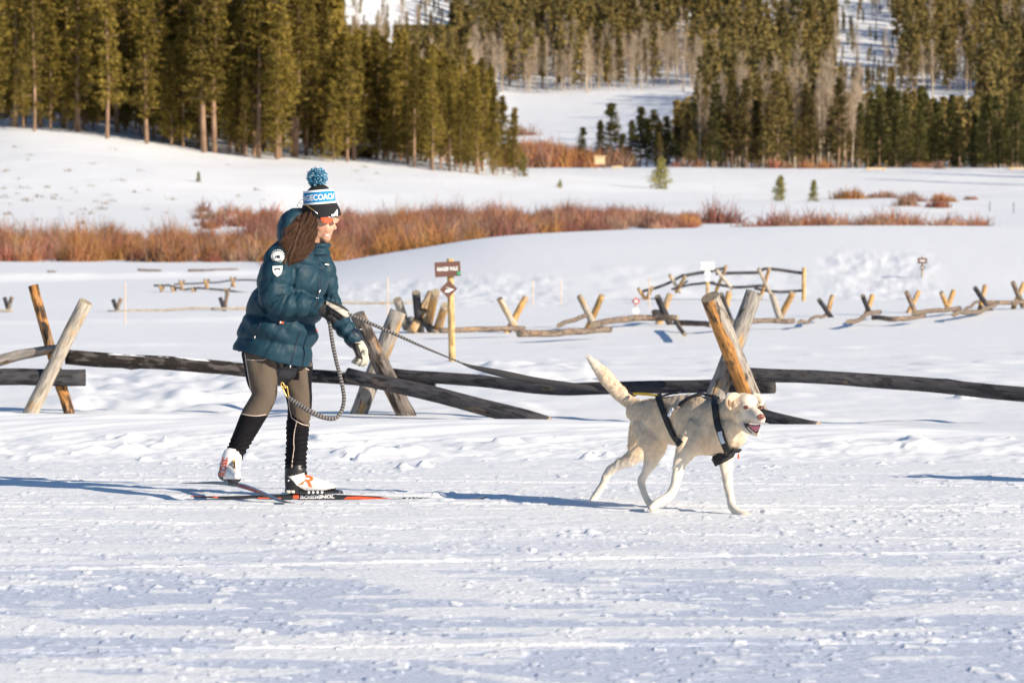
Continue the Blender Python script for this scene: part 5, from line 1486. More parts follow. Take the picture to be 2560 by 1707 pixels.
# sunglasses
fr = D0 - .04
G = Geo()
def lens(poly, th=.004, dd=0.0, m=None):
    v = []; n = len(poly)
    for x, y, d in poly: v.append(PN(x, y, d))
    for x, y, d in poly: v.append(PN(x, y, d + th))
    return v, [tuple(range(n)), tuple(reversed(range(n, 2 * n)))] + [(i, i + n, (i + 1) % n + n, (i + 1) % n) for i in range(n)]
hc = lambda x: D0 + .008 - 44 / 466 * math.sqrt(max(.02, 1 - ((x - 802) / 47.5) ** 2))
L1 = [(x, y, hc(x) - .012) for x, y in ((800, 541), (808, 539.5), (820, 542), (830, 546), (832, 551), (828, 556), (820, 558.5), (811, 557.5), (804, 552))]
o_s = part('sunglasses', lens(L1), M_LENS, 'wraparound sunglasses with orange lenses', sm=False)
L2 = [(x, y, hc(x) - .012) for x, y in ((833, 547), (841, 545.5), (847.5, 547), (847, 552), (843, 557), (836, 560), (833, 555))]
part('lens', lens(L2), mat('pale_orange_lens', (.62, .30, .20), .15, spec=.8), sm=False, par=o_s)
v, f = sweep([PN(799, 540.5, hc(799) - .014), PN(815, 540, hc(815) - .014), PN(831, 545, hc(831) - .014), PN(847, 546, hc(846) - .014)], .0016, .0016, 6); part('brow_bar', (v, f), M_SILVER, par=o_s)
v, f = sweep([PN(763, 511, D0 - .088), PN(774, 519, D0 - .096), PN(785, 527, D0 - .100)], .0026, .0026, 6); part('temple', (v, f), M_GOLD, par=o_s)
v, f = sweep([PN(785, 527, D0 - .100), PN(793, 534, D0 - .100), PN(801, 541, D0 - .088)], .0032, .0032, 6); part('temple', (v, f), M_SILVER, par=o_s)

# hair
rs = np.random.default_rng(8)
G = Geo()
core = [(775, 541, D0 - .07, 14, 14), (768, 560, D0 - .095, 19, 18), (758, 580, D0 - .12, 24, 19), (748, 602, D0 - .15, 27, 18), (739, 622, D0 - .18, 25, 16), (728, 642, D0 - .205, 17, 13), (714, 660, D0 - .225, 8, 9)]
G.add(*tube(core, 24)); me = blend(G, .005, 3); c_ = coords(me); nn = normals(me); a, b = pix(c_)
set_coords(me, c_ + nn * (.006 * np.sin((a + b * .35) * .55 + 3 * vnoise(a * .05, b * .05, 3)) + .004)[:, None])
put_color(me, np.tile([.05, .025, .014], (len(me.vertices), 1))); me.materials.append(M_HAIR); o_h = child('hair', me, pr, 'long dark brown wavy hair blown over the shoulder')
R = catmull(core, 6); V = []; Fq = []; Cc = []; nn_ = 0
locks = [(rs.uniform(0, 2 * np.pi), rs.uniform(.5, .8), rs.uniform(2.4, 5.0), rs.uniform(0, 6.28), rs.uniform(.78, 1.12), rs.uniform(.4, 2.0)) for _ in range(56)]
for i in range(1500):
    ps, fq, am, ph, r_, lum = locks[i % 56]
    ps += rs.normal(0, .30); r_ += rs.normal(0, .12); fq *= rs.uniform(.9, 1.1); t0 = int(rs.uniform(0, 8)); t1 = int(rs.uniform(22, len(R)))
    k = np.arange(t0, t1)
    if i % 30 == 0: r_ *= rs.uniform(1.15, 1.5)
    grow = np.clip(k / 10, .15, 1)
    x = R[k, 0] + math.cos(ps) * R[k, 3] * r_ + np.sin(k * fq + ph) * am * grow + rs.uniform(-1, 1); y = R[k, 1] + math.cos(ps) * R[k, 3] * r_ * .45 + np.cos(k * fq * .9 + ph) * am * .5 * grow + rs.uniform(-1.5, 1.5)
    d = R[k, 2] - abs(math.sin(ps)) * R[k, 4] * r_ * D0 / F + np.cos(k * fq + ph) * am * .0016
    c = np.array([PN(*q) for q in zip(x, y, d)]); tt = np.linspace(0, 1, len(k)); w_ = .0010 * (1 - tt ** 3 * .8)
    v, f = sweep(c, w_, w_, 4, caps='none'); V.append(v); Fq += [tuple(z + nn_ for z in q) for q in f]; nn_ += len(v)
    base = np.array([.062, .030, .016]) * lum; Cc.append(np.tile(base * rs.uniform(.7, 1.3), (len(v), 1)) * (1 + .5 * np.repeat(tt, 4)[:, None]))
o = sub('strands', mesh_from(np.vstack(V), Fq, 'strands', M_HAIR, colors=np.vstack(Cc)), o_h, pr); o['kind'] = 'stuff'
G = Geo()
for q in ([(766, 520), (752, 508), (744, 512), (748, 524)], [(768, 528), (750, 520), (738, 528), (740, 545)], [(764, 515), (757, 500), (750, 503), (741, 518)], [(770, 530), (758, 527), (746, 540), (742, 556)]):
    c = catmull([PN(x, y, D0 - .06) for x, y in q], 5); G.add(*sweep(c, .0009, .0009, 4))
sub('stray_hair', mesh_from(np.vstack(G.v), G.f, 'h', M_HAIR, colors=np.tile([.07, .035, .02], (G.n, 1))), o_h, pr)

# boots
WB = np.array([.80, .77, .74]); BB = np.array([.015, .014, .015])
def poly_in(a, b, poly):
    c = np.zeros(len(a), bool); j = len(poly) - 1
    for i in range(len(poly)):
        xi, yi = poly[i]; xj, yj = poly[j]
        with np.errstate(divide='ignore', invalid='ignore'):
            c ^= ((yi > b) != (yj > b)) & (a < (xj - xi) * (b - yi) / (yj - yi + 1e-12) + xi)
        j = i
    return c
bd_ = D0 + .07
G = Geo(); G.add(*tube([(739, 1172, bd_, 27, 24), (737, 1195, bd_, 26, 24), (736, 1214, bd_, 24, 24)], 24)); G.add(*tube([(732, 1213, bd_, 20, 22), (752, 1208, bd_, 23, 23), (778, 1209, bd_, 20, 23), (800, 1213, bd_, 16, 22), (822, 1217, bd_, 12, 19), (832, 1218, bd_, 9, 14)], 24))
me = blend(G, .004, 4); c_ = coords(me); a, b = pix(c_)
wh = poly_in(a, b, [(720, 1191), (745, 1186), (768, 1180), (790, 1186), (845, 1200), (845, 1217), (822, 1222), (806, 1227), (785, 1228), (762, 1224), (742, 1212), (730, 1198)])
put_color(me, np.where(wh[:, None], WB, BB)); me.materials.append(M_BOOT); B_b = bvh_of(me); o_b = child('boot', me, pr, 'front ski boot, black heel under a white overboot flap')
part('ring', line_on(B_b, disc(768, 1203, 23, 17, 28) + [disc(768, 1203, 23, 17, 28)[0]], .0008, 1), M_ORPR, par=o_b)
part('lettering', text_decal(B_b, 'R', 772, 1202, 33, 25, 12, .0025, .02, .35), M_ORPR, sm=False, par=o_b)
for x in (716, 727): part('sole', box(PN(x + 5, 1228, bd_ - .02), .022, .05, .014), M_CREAM, par=o_b)
for x in (772, 783, 794, 805): part('sole_lug', box(PN(x, 1230, bd_ - .03), .012, .05, .012, np.array(Matrix.Rotation(.5, 3, 'Y'))), M_WKNIT, par=o_b)
G = Geo(); G.add(*tube([(722, 1224, bd_, 11, 20), (760, 1229, bd_, 7, 20), (800, 1229, bd_, 6, 20), (845, 1228, bd_, 5, 15), (856, 1231, bd_, 3, 10)], 16)); me = blend(G, .004, 1); me.materials.append(M_SKI); child('binding', me, pr)
part('eyelet', ball(721, 1201, bd_ - .055, 3, 3, 2, seg=8), M_SILVER, par=o_b)
nd = D0 - .2
G = Geo(); G.add(*tube([(580, 1140, nd, 25, 22), (576, 1160, nd, 26, 24), (573, 1180, nd - .01, 26, 26)], 24)); G.add(*tube([(566, 1184, nd + .02, 19, 22), (576, 1184, nd - .06, 22, 20), (587, 1188, nd - .14, 17, 16), (592, 1191, nd - .18, 12, 11)], 24)); G.add(*ball(562, 1185, nd + .02, 18, 16, 20))
me = blend(G, .004, 4); c_ = coords(me); a, b = pix(c_)
dk = (a < 552) | (b > 1197) | ((b > 1190) & (a < 558))
put_color(me, np.where(dk[:, None], BB * 2, WB)); me.materials.append(M_BOOT); B_b2 = bvh_of(me); o_b2 = child('boot', me, pr, 'rear ski boot, white with red lettering up its side')
part('lettering', text_decal(B_b2, 'ROSSI', 560, 1166, 46, 15, -80, .003, .03), M_REDPR, sm=False, par=o_b2)
part('strip', decal(B_b2, [(583, 1148), (588, 1148), (589, 1172), (585, 1172)], .002), M_GOLD, par=o_b2)
part('binding', box(PN(583, 1203, nd - .1), .05, .06, .03), M_SKI); part('heel_tab', box(PN(583, 1199, nd - .14), .014, .02, .014, np.array(Matrix.Rotation(.5, 3, 'Y'))), M_REDPR)

# skis: things of their own, clamped to the boots
def ski_mesh(path, halfw, th, roll=0, m=M_SKI):
    R = catmull(path, 8); c = np.array([PN(*r[:3]) for r in R]); n = len(c)
    T = np.gradient(c, axis=0); T /= np.linalg.norm(T, axis=1)[:, None]
    up = np.array([0, 0, 1.0]); W = np.cross(T, up); W /= np.linalg.norm(W, axis=1)[:, None]; U = np.cross(W, T)
    cr, sr = math.cos(roll), math.sin(roll); W, U = W * cr + U * sr, U * cr - W * sr
    hw = np.interp(np.linspace(0, 1, n), [0, .03, .12, .5, .9, .97, 1], [.3, .8, 1, .95, 1, .8, .25]) * halfw
    t = R[:, 3] * R[:, 2] / F / 2
    v = []; f = []
    for i in range(n):
        for a, b in ((-1, -1), (1, -1), (1, .5), (.8, 1), (-.8, 1), (-1, .5)): v.append(c[i] + W[i] * a * hw[i] + U[i] * b * t[i])
    for i in range(n - 1):
        for j in range(6): k = (j + 1) % 6; f.append((i * 6 + j, i * 6 + k, (i + 1) * 6 + k, (i + 1) * 6 + j))
    f += [tuple(reversed(range(6))), tuple((n - 1) * 6 + j for j in range(6))]
    return mesh_from(v, f, 'ski', m, False), c
sk1 = thing('ski', 'front ski under the leg nearer the fence, black with an orange and white fore end', 'ski', P(760, 1246, D0 + .07))
path1 = [(477, 1240.5, 22.16, 2.5), (560, 1242.5, 22.17, 5), (650, 1241.5, 22.17, 9), (740, 1241, 22.17, 12), (830, 1241.5, 22.17, 12), (930, 1243.5, 22.14, 9), (1040, 1246.5, 22.08, 6), (1140, 1250, 22.02, 4), (1180, 1249, 22.0, 3.5), (1217, 1241, 22.0, 2)]
me, cc = ski_mesh(path1, .022, 1); B_s = bvh_of(me); child('ski_body', me, sk1)
MS_OR = mat('ski_orange', (.80, .10, .03), .3, coat=.3); MS_WH = mat('ski_white', (.78, .76, .76), .3, coat=.3)
def on_ski(name, poly, m, off=.0015, par=sk1): 
    v, f = decal(B_s, poly, off, 6); return child(name, mesh_from(v, f, name, m, False), par)
on_ski('orange_panel', [(858, 1247.5), (868, 1241), (900, 1240.5), (990, 1245.5), (990, 1249.3), (930, 1248.3), (880, 1247.6)], MS_OR)
on_ski('white_panel', [(950, 1241.8), (1040, 1244.5), (1120, 1248), (1120, 1250.5), (1040, 1248.6), (985, 1247)], MS_WH, .002)
on_ski('orange_tip', [(1137, 1249.5), (1160, 1249.8), (1185, 1249.3), (1185, 1247.6), (1160, 1248.5), (1137, 1248.5)], MS_OR, .002)
on_ski('orange_tail', [(645, 1243), (700, 1243.5), (706, 1246), (645, 1246)], MS_OR)
on_ski('orange_tail_end', [(478, 1239.6), (545, 1241), (545, 1243.5), (478, 1241.3)], MS_OR)
def ski_text(s, cx, cy, w, h, rot, m, off):
    v, f = text_decal(B_s, s, cx, cy, w, h, rot, off, .05, .15); child('lettering', mesh_from(v, f, 'l', m, False), sk1)
ski_text('ROSSIGNOL', 794, 1241.5, 86, 8.5, -1, MS_WH, .002)
ski_text('ROSSIGNOL', 1025, 1245.7, 130, 4.2, -2.2, M_SKI, .0035)
v, f = decal(B_s, [(733, 1238), (747, 1238), (747, 1246), (733, 1246)], .002, 4); child('red_logo', mesh_from(v, f, 'l', MS_OR, False), sk1)
sk2 = thing('ski', 'rear lifted ski crossing in front of the other, grey and dark red', 'ski', P(590, 1213, 22.0))
path2 = [(454, 1207.5, 22.75, 1.5), (500, 1207, 22.5, 4), (545, 1206.5, 22.25, 8), (590, 1210.5, 22.0, 10), (625, 1220, 21.86, 8), (660, 1234, 21.74, 5), (695, 1248.5, 21.62, 3), (718, 1255.5, 21.54, 2.4), (737, 1256.5, 21.5, 1.8)]
me, cc = ski_mesh(path2, .020, 1, roll=.05, m=mat('ski_grey', (.07, .08, .115), .3, coat=.3)); B_s2 = bvh_of(me); child('ski_body', me, sk2)
v, f = decal(B_s2, [(592, 1208), (612, 1214), (650, 1229), (662, 1236), (645, 1231), (610, 1220), (592, 1213)], .002, 5); child('red_panel', mesh_from(v, f, 'l', mat('ski_red', (.28, .05, .05), .35), False), sk2)
v, f = decal(B_s2, [(545, 1203.5), (580, 1205), (588, 1210), (548, 1207.5)], .002, 5); child('grey_panel', mesh_from(v, f, 'l', mat('ski_blue_grey', (.16, .22, .30), .35), False), sk2)

# ------------------------------------------------------------------ the dog
M_FUR = mat('cream_fur', rough=.8, colattr='Col', bump=.003, bscale=45, spec=.12, var=.07, vscale=14)
M_NOSE = mat('pink_brown_nose', (.30, .11, .08), .35, bump=.001, bscale=200)
M_EYE = mat('amber_eye', (.20, .055, .02), .1, spec=.9)
M_LIPHOLLOW = mat('dark_lip_and_hollow', (.022, .014, .014), .4)
M_TONGUE = mat('tongue', (.75, .20, .24), .35)
M_WEB = mat('black_webbing', (.008, .008, .011), .7, bump=.001, bscale=150)
dg_ = thing('dog', 'cream yellow dog in a black harness trotting with its mouth open', 'dog', P(1690, 1285, 21.1))
G = Geo()
torso_d = [(1590, 1030, 21.58, 26, 30), (1612, 1040, 21.54, 46, 40), (1640, 1048, 21.48, 55, 44), (1672, 1050, 21.40, 60, 46), (1708, 1052, 21.32, 66, 50), (1742, 1060, 21.24, 72, 54), (1775, 1067, 21.16, 72, 55), (1805, 1073, 21.10, 64, 50), (1828, 1080, 21.04, 46, 40)]
G.add(*tube(torso_d, 32, 4))
G.add(*tube([(1785, 1052, 21.15, 52, 44), (1810, 1042, 21.06, 46, 40), (1838, 1030, 21.0, 40, 36), (1856, 1022, 20.95, 34, 32)], 28))          # neck
G.add(*tube([(1800, 1085, 21.1, 46, 44), (1826, 1082, 21.0, 44, 40), (1845, 1068, 20.96, 34, 32)], 24))   # throat to breast
HD = 20.92
for b in ((1858, 1012, HD, 33, 31, 32), (1868, 1003, HD - .02, 26, 20, 28), (1843, 1030, HD - .02, 18, 22, 16), (1870, 1022, HD - .06, 22, 20, 20), (1855, 1042, HD - .05, 20, 17, 16)):
    G.add(*ball(*b))
G.add(*tube([(1872, 1030, HD - .05, 23, 21), (1885, 1038, HD - .11, 20, 18), (1896, 1044, HD - .16, 16.5, 15), (1903, 1048, HD - .19, 12, 11)], 20))   # muzzle
G.add(*tube([(1855, 1058, HD - .04, 16, 15), (1868, 1071, HD - .09, 12, 14), (1881, 1080, HD - .13, 8.5, 12), (1893, 1085, HD - .165, 6, 10)], 18))      # lower jaw
for b in ((1866, 1010, HD - .068, 8, 4, 5, -8), (1902, 1011, HD - .045, 6, 4, 5, 0)): G.add(*ball(*b))       # brows
# legs
G.add(*tube([(1616, 1062, 21.47, 40, 24), (1628, 1092, 21.42, 41, 27), (1636, 1120, 21.40, 33, 23), (1630, 1150, 21.42, 21, 15), (1615, 1178, 21.44, 12.5, 11), (1604, 1202, 21.45, 11, 9), (1608, 1224, 21.43, 8.5, 8), (1619, 1250, 21.40, 8.5, 9), (1628, 1262, 21.37, 10, 11)], 20, 5))
G.add(*tube([(1605, 1065, 21.66, 34, 22), (1600, 1105, 21.69, 32, 20), (1590, 1135, 21.71, 23, 17), (1567, 1153, 21.73, 15.5, 13), (1540, 1165, 21.75, 11.5, 10), (1521, 1180, 21.77, 10.5, 9), (1508, 1208, 21.78, 8.5, 8), (1492, 1235, 21.79, 9.5, 9), (1482, 1250, 21.79, 9, 9), (1478, 1259, 21.79, 6, 8)], 20, 5))
G.add(*tube([(1752, 1080, 21.10, 46, 26), (1728, 1112, 21.06, 34, 22), (1710, 1138, 21.04, 23, 18), (1700, 1160, 21.03, 17, 14), (1693, 1190, 21.02, 14, 12), (1684, 1220, 21.01, 12.5, 11), (1672, 1240, 21.0, 12.5, 11), (1655, 1251, 20.98, 12, 12), (1640, 1260, 20.97, 12, 14), (1629, 1268, 20.96, 10, 13)], 20, 5))
G.add(*tube([(1800, 1095, 21.14, 42, 30), (1812, 1130, 21.12, 28, 20), (1815, 1158, 21.10, 19, 15), (1817, 1190, 21.05, 15, 13), (1821, 1220, 20.97, 12, 11), (1827, 1248, 20.89, 10.5, 10), (1831, 1266, 20.84, 11, 11), (1845, 1281, 20.78, 11, 14), (1862, 1288, 20.73, 9.5, 15), (1874, 1291, 20.71, 7, 12)], 20, 5))
for x, y, d, k in ((1866, 1290, 20.70, 0), (1868, 1289, 20.745, 0), (1628, 1271, 20.94, 1), (1632, 1270, 20.985, 1)):
    G.add(*ball(x + (10 if k == 0 else -3), y + (1 if k == 0 else 0), d, 7, 5, 5))
# toes of the four paws
for (x, y, d, dx, dd) in ((1864, 1291, 20.71, 5, .022), (1630, 1270, 20.955, -2, .020), (1629, 1265, 21.36, 4, .018), (1478, 1258, 21.79, -2, .016)):
    for t_ in (-1.5, -.5, .5, 1.5): G.add(*ball(x + (8 - abs(t_) * 2.5) * (1 if dx > 0 else -.6), y + .5, d + t_ * dd, 5.0, 4.0, 4.2))
# tail
G.add(*tube([(1596, 1018, 21.6, 18, 15), (1577, 1008, 21.63, 16, 14), (1556, 990, 21.66, 18, 14), (1530, 960, 21.69, 19, 14), (1508, 933, 21.71, 17, 12), (1488, 910, 21.72, 12, 10), (1474, 896, 21.73, 5, 5)], 20, 5))
db = blend(G, .0058, 4)
co = coords(db); n = normals(db); px_, py_ = pix(co)
# muscle and coat relief
w = .010 * fbm(px_ * .030, py_ * .022, 3, 13) + .004 * fbm(px_ * .11 + py_ * .04, py_ * .04, 3, 14)
w *= smooth(1235, 1150, py_) * .8 + .2
w *= 1 - .8 * ((px_ > 1840) & (py_ < 1095))
# flank hollow, ribs, shoulder blade edge
w -= .016 * np.exp(-((px_ - 1668) / 16) ** 2 - ((py_ - 1075) / 30) ** 2)
w -= .010 * np.exp(-((px_ - 1636 - (py_ - 1050) * .2) / 8) ** 2) * np.exp(-((py_ - 1050) / 40) ** 2)
w -= .010 * np.exp(-((px_ - 1738 + (py_ - 1060) * .35) / 9) ** 2) * np.exp(-((py_ - 1065) / 40) ** 2)
w += .006 * np.sin(px_ * .33 + py_ * .1) * np.exp(-((px_ - 1700) / 26) ** 2 - ((py_ - 1050) / 30) ** 2)
w *= (n[:, 1] < .5)
set_coords(db, co + n * w[:, None])
co = coords(db); n = normals(db); px_, py_ = pix(co)
cream = np.array([.77, .60, .425]); pale = np.array([.82, .74, .63]); tan_shade = np.array([.52, .39, .265])
def dog_col(px_, py_, z):
    k = smooth(1080, 1000, py_) * smooth(1835, 1790, px_) * smooth(1565, 1600, px_) * (.75 + .9 * fbm(px_ * .04, py_ * .03, 3, 15))  # tan shading of the back, painted into the coat colour
    c = cream * (1 - np.clip(k, 0, 1)[:, None] * .75) + tan_shade * np.clip(k, 0, 1)[:, None] * .75
    p = np.clip(smooth(1120, 1180, py_) + smooth(1848, 1866, px_) * smooth(1110, 1090, py_) * .8 + smooth(1520, 1480, px_) * smooth(960, 920, py_) * .9, 0, 1) * .8
    c = c * (1 - p[:, None]) + pale * p[:, None]
    c = c * (1 + .10 * fbm(px_ * .05, py_ * .03, 3, 16))[:, None]
    t = np.exp(-((px_ - 1826) / 9) ** 2 - ((py_ - 1012) / 16) ** 2)[:, None]
    return np.clip(c * (1 - .35 * t) + np.array([.5, .30, .15]) * .35 * t, 0, 1)
put_color(db, dog_col(px_, py_, co[:, 2])); db.materials.append(M_FUR)
B_d = bvh_of(db)
o_d = child('body', db, dg_)
# ears laid back
def ear(rows, m, nm='ear'):
    G = Geo(); G.add(*tube(rows, 16)); me = blend(G, .004, 2); a, b = pix(coords(me)); put_color(me, dog_col(a, b, 0)); me.materials.append(m); return sub(nm, me, o_d, dg_)
ear([(1848, 992, HD - .02, 8, 7), (1834, 990, HD - .035, 10, 6), (1823, 998, HD - .045, 10, 5), (1820, 1010, HD - .05, 8, 4.5), (1825, 1022, HD - .05, 4.5, 4)], M_FUR)
ear([(1886, 988, HD + .03, 7, 7), (1897, 991, HD + .02, 7, 6), (1905, 1000, HD + .01, 6, 5), (1906, 1010, HD, 3.5, 4)], M_FUR)
v, f = ball(1824, 1008, HD - .078, 4.5, 10, 2, 10, 12); sub('ear_inner', mesh_from(v, f, 'e', mat('ear_inner', (.34, .20, .12), .8)), o_d, dg_)
for x, y, r, rx in ((1866, 1018.5, 4.2, 6.6), (1901, 1018.5, 3.8, 3.8)):
    h = near_hit(B_d, x, y); d = h[0].y
    v, f = ball(x, y, d + .002, rx + 1.6, r + 1.4, 4, -4, 16); sub('eyelid', mesh_from(v, f, 'e', mat('eye_rim', (.22, .10, .06), .5)), o_d, dg_)
    v, f = ball(x, y, d - .003, rx, r, 4.5, -4, 16); sub('eye', mesh_from(v, f, 'e', M_EYE), o_d, dg_)
    v, f = ball(x + 1, y, d - .0115, 2.0, 2.0, 1.2, 0, 10); sub('pupil', mesh_from(v, f, 'e', M_LIPHOLLOW), o_d, dg_)
h = near_hit(B_d, 1902, 1042)
G = Geo(); nz = h[0].y - .004
for b in ((1903, 1040, nz, 8.5, 6, 8), (1897, 1042, nz - .004, 5, 5, 6), (1908, 1043, nz, 4, 4.5, 5), (1902, 1046, nz - .003, 5, 4, 5)): G.add(*ball(*b))
me = blend(G, .0022, 2); me.materials.append(M_NOSE); o_n = sub('nose', me, o_d, dg_)
for x in (1899, 1906):
    v, f = ball(x, 1043.5, nz - .016, 1.6, 1.2, 2, 20, 8); sub('nostril', mesh_from(v, f, 'e', M_LIPHOLLOW), o_d, dg_)
# open mouth: dark slab for lips and cavity shade, gum, tongue, lower teeth
def mouth(poly, m, nm, off): 
    v, f = decal(B_d, poly, off, 3); return sub(nm, mesh_from(v, f, nm, m), o_d, dg_)
mo = HD - .155
def slab(poly, m, nm, d0, d1, th=.012):
    v = []; n_ = len(poly); xs = [p[0] for p in poly]; a, b = min(xs), max(xs)
    for x, y in poly: v.append(PN(x, y, d0 + (d1 - d0) * (x - a) / (b - a)))
    for x, y in poly: v.append(PN(x, y, d0 + th + (d1 - d0) * (x - a) / (b - a)))
    f = [tuple(range(n_)), tuple(reversed(range(n_, 2 * n_)))] + [(i, i + n_, (i + 1) % n_ + n_, (i + 1) % n_) for i in range(n_)]
    me = evald(mesh_from(v, f, nm, m, False), [('BEVEL', dict(width=.003, segments=2))])
    return sub(nm, me, o_d, dg_)
slab([(1859, 1057), (1866, 1057.5), (1878, 1061), (1890, 1062), (1902, 1060.5), (1900, 1068), (1896, 1078), (1893, 1087), (1886, 1087), (1878, 1083), (1870, 1075), (1862, 1066)], M_LIPHOLLOW, 'mouth', HD - .125, HD - .20)
slab([(1871, 1061), (1884, 1064.5), (1898, 1064), (1899, 1069), (1895, 1076), (1890, 1079), (1882, 1075), (1875, 1068)], M_TONGUE, 'tongue', HD - .150, HD - .222)
slab([(1867, 1067), (1871, 1066), (1880, 1075), (1888, 1081), (1893, 1083), (1891, 1086), (1884, 1083), (1875, 1077)], mat('lower_teeth', (.75, .60, .45), .4), 'teeth', HD - .148, HD - .212)

# short coat: tufts lying back along the body, longer on tail, breast and thighs
rs = np.random.default_rng(33)
tri = np.array([tuple(p.vertices)[:3] for p in db.polygons]); 
ar = np.linalg.norm(np.cross(co[tri[:, 1]] - co[tri[:, 0]], co[tri[:, 2]] - co[tri[:, 0]]), axis=1)
N_ = 22000
pk = rs.choice(len(tri), N_, p=ar / ar.sum()); uvw = rs.dirichlet((1, 1, 1), N_)
bp_ = (co[tri[pk]] * uvw[:, :, None]).sum(1); bn = (n[tri[pk]] * uvw[:, :, None]).sum(1); bn /= np.linalg.norm(bn, axis=1)[:, None] + 1e-9
bx, by = pix(bp_)
flow = np.tile([-.75, .25, -.55], (N_, 1)).astype(float)
leg_ = by > 1130; flow[leg_] = [-.15, 0, -1]
tl = (bx < 1580) & (by < 1020); flow[tl] = [-.75, .05, .55]
hd_ = bx > 1838; flow[hd_ & (by < 1110)] = [-.8, .3, -.3]
flow += rs.normal(0, .22, (N_, 3)); flow -= bn * (flow * bn).sum(1)[:, None]; flow /= np.linalg.norm(flow, axis=1)[:, None] + 1e-9
L_ = np.full(N_, .016); L_[tl] = .030; L_[leg_] = .009; L_[hd_ & (by < 1110)] = .006
L_[(bx < 1640) & (by > 1060) & (by < 1150)] = .024; L_[(bx > 1780) & (bx < 1840) & (by > 1040) & (by < 1140)] = .020
L_ *= rs.uniform(.45, .95, N_)
tip = bp_ + flow * L_[:, None] + bn * (L_ * rs.uniform(.08, .28, N_))[:, None]
side = np.cross(flow, bn); wd = (.0009 + L_ * .03)[:, None]
fv = np.stack([bp_ - side * wd - bn * .001, bp_ + side * wd - bn * .001, tip], 1).reshape(-1, 3)
fc = np.repeat(dog_col(bx, by, 0) * rs.uniform(.93, 1.10, (N_, 1)), 3, 0)
fu = sub('fur', mesh_from(fv, np.arange(N_ * 3).reshape(-1, 3), 'fur', M_FUR, False, colors=np.clip(fc, 0, 1)), o_d, dg_); fu['kind'] = 'stuff'

# harness
G = Geo()
def st(px, w, th=.006, back=False, off=.012): G.add(*strap(B_d, px, w, th, back, 6, off, 21.1))
st([(1788, 994), (1791, 1015), (1794, 1040), (1799, 1065), (1808, 1092), (1818, 1118), (1822, 1132)], 18)
st([(1788, 994), (1791, 1015), (1795, 1045), (1802, 1075), (1812, 1105), (1820, 1125)], 16, back=True)
st([(1842, 1117), (1832, 1125), (1820, 1133), (1806, 1143), (1792, 1150), (1780, 1152)], 26, .007)
st([(1646, 990), (1655, 1010), (1666, 1038), (1680, 1072), (1692, 1094), (1703, 1112)], 17)
st([(1646, 992), (1655, 1012), (1668, 1042), (1684, 1076), (1700, 1108)], 15, back=True)
st([(1650, 1000), (1664, 994), (1685, 989), (1702, 987)], 6); st([(1700, 1018), (1718, 1004), (1738, 994), (1756, 991), (1775, 996), (1793, 1001)], 9)
st([(1745, 990), (1760, 990), (1775, 994), (1792, 998)], 14)
me = G.mesh('harness', M_WEB, False); o_hn = child('harness', me, dg_, 'black webbing pulling harness')
sub('reflective_strip', mesh_from(*strap(B_d, [(1677, 1040), (1683, 1033), (1689, 1027)], 8, .003, False, 6, .018, 21.1), 'r', M_WKNIT, False), o_hn, dg_)
sub('slider', mesh_from(*strap(B_d, [(1804, 1078), (1808, 1088), (1813, 1103)], 12, .003, False, 6, .021, 21.1), 'r', mat('grey_strip', (.45, .50, .58), .4), False), o_hn, dg_)
v, f = ball(1846, 1140, 20.98, 2.4, 8, 2.4, 0, 10); sub('tag', mesh_from(v, f, 't', M_REDPR), o_hn, dg_)

# ------------------------------------------------------------------ leash
M_ROPE = bpy.data.materials.new('striped_rope'); M_ROPE.use_nodes = True
nt = M_ROPE.node_tree; N = nt.nodes; L = nt.links
a = N.new('ShaderNodeAttribute'); a.attribute_name = 'lc'; sx_ = N.new('ShaderNodeSeparateXYZ'); L.new(a.outputs['Vector'], sx_.inputs[0])
mm_ = N.new('ShaderNodeMath'); mm_.operation = 'MULTIPLY'; mm_.inputs[1].default_value = 62; L.new(sx_.outputs[2], mm_.inputs[0])
ff_ = N.new('ShaderNodeMath'); ff_.operation = 'FRACT'; L.new(mm_.outputs[0], ff_.inputs[0])
gg_ = N.new('ShaderNodeMath'); gg_.operation = 'GREATER_THAN'; gg_.inputs[1].default_value = .45; L.new(ff_.outputs[0], gg_.inputs[0])
mx_ = N.new('ShaderNodeMix'); mx_.data_type = 'RGBA'; mx_.inputs[6].default_value = (.030, .030, .036, 1); mx_.inputs[7].default_value = (.21, .185, .17, 1)
L.new(gg_.outputs[0], mx_.inputs[0]); L.new(mx_.outputs[2], N['Principled BSDF'].inputs['Base Color']); N['Principled BSDF'].inputs['Roughness'].default_value = .8
le = thing('leash', 'striped bungee leash from the glove to the dog with a slack loop below', 'leash', P(866, 783, gd - .01))
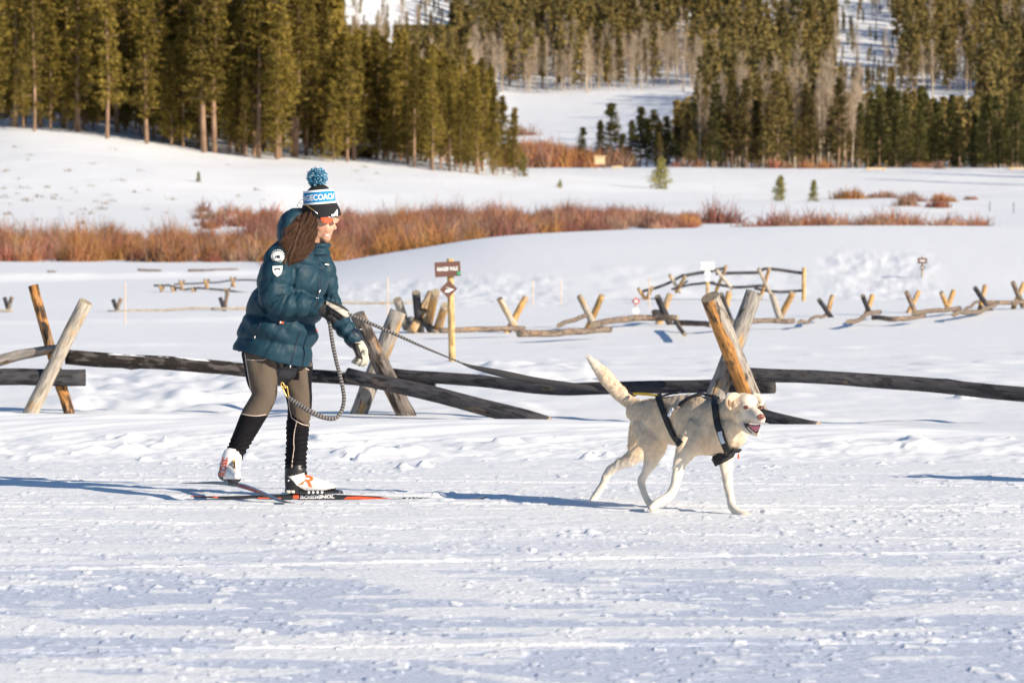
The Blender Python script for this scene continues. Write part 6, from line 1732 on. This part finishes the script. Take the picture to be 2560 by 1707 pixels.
def rope(name, rows, flat=1.0, m=M_ROPE, label=None):
    R = catmull(rows, 10); c = np.array([PN(*r[:3]) for r in R]); s = R[:, 2] / F
    v, f = sweep(c, R[:, 3] * s, R[:, 3] * s * flat, 8)
    ln = np.concatenate([[0] * 3, np.cumsum(np.concatenate([[0], np.linalg.norm(np.diff(c, axis=0), axis=1)])), [9] * 3]); ln[-3:] = ln[-4]
    lc = np.stack([np.zeros(len(v)), np.zeros(len(v)), np.repeat(ln, 8)], -1)
    return child(name, mesh_from(v, f, name, m, vec=lc), le, label)
rope('tow_line', [(846, 778, gd - .01, 2.5), (866, 783, gd - .01, 3.2), (900, 797, gd - .0, 4.2), (1000, 841, gd + .0, 3.8), (1060, 868, gd + .0, 3), (1120, 893, gd + .0, 2.2), (1160, 910, gd, 2.2)])
M_BUN = mat('dark_bungee_webbing', (.055, .05, .052), .7, bump=.002, bscale=80)
rope('bungee_section', [(1155, 908, gd, 2.5), (1185, 918, gd, 5), (1260, 935, 21.84, 9), (1340, 950, 21.80, 7), (1440, 965, 21.74, 7), (1540, 980, 21.68, 6), (1590, 986, 21.62, 5)], .35, M_BUN, 'wide dark webbing section')
rope('yellow_end', [(1585, 984, 21.60, 3.5), (1610, 985, 21.5, 3.5), (1636, 988, 21.42, 3), (1648, 990, 21.40, 3)], .7, mat('yellow_webbing', (.80, .48, .02), .6))
rope('slack_loop', [(823, 800, gd - .02, 3.2), (826, 822, gd - .03, 4.8), (832, 860, gd - .03, 5.2), (840, 900, gd - .02, 5.0), (849, 935, gd, 5), (857, 970, gd, 5), (860, 1000, gd, 5), (853, 1028, gd, 5), (836, 1046, gd - .02, 5), (805, 1042, gd - .03, 6), (774, 1027, gd - .04, 6.5), (745, 1010, gd - .03, 6), (722, 994, gd - .02, 5)], .45)
v, f = sweep(catmull([PN(x, y, gd + .02) for x, y in ((722, 994), (716, 990), (711, 980), (708, 970), (712, 964), (718, 968), (720, 980), (722, 992))], 5), .0035, .0035, 8); child('carabiner', mesh_from(v, f, 'c', M_GOLD), le)
v, f = sweep(catmull([PN(x, y, gd + .04) for x, y in ((714, 970), (710, 962), (704, 955), (703, 964), (710, 974))], 5), .003, .003, 8); child('snap_hook', mesh_from(v, f, 'c', M_GOLD), le)
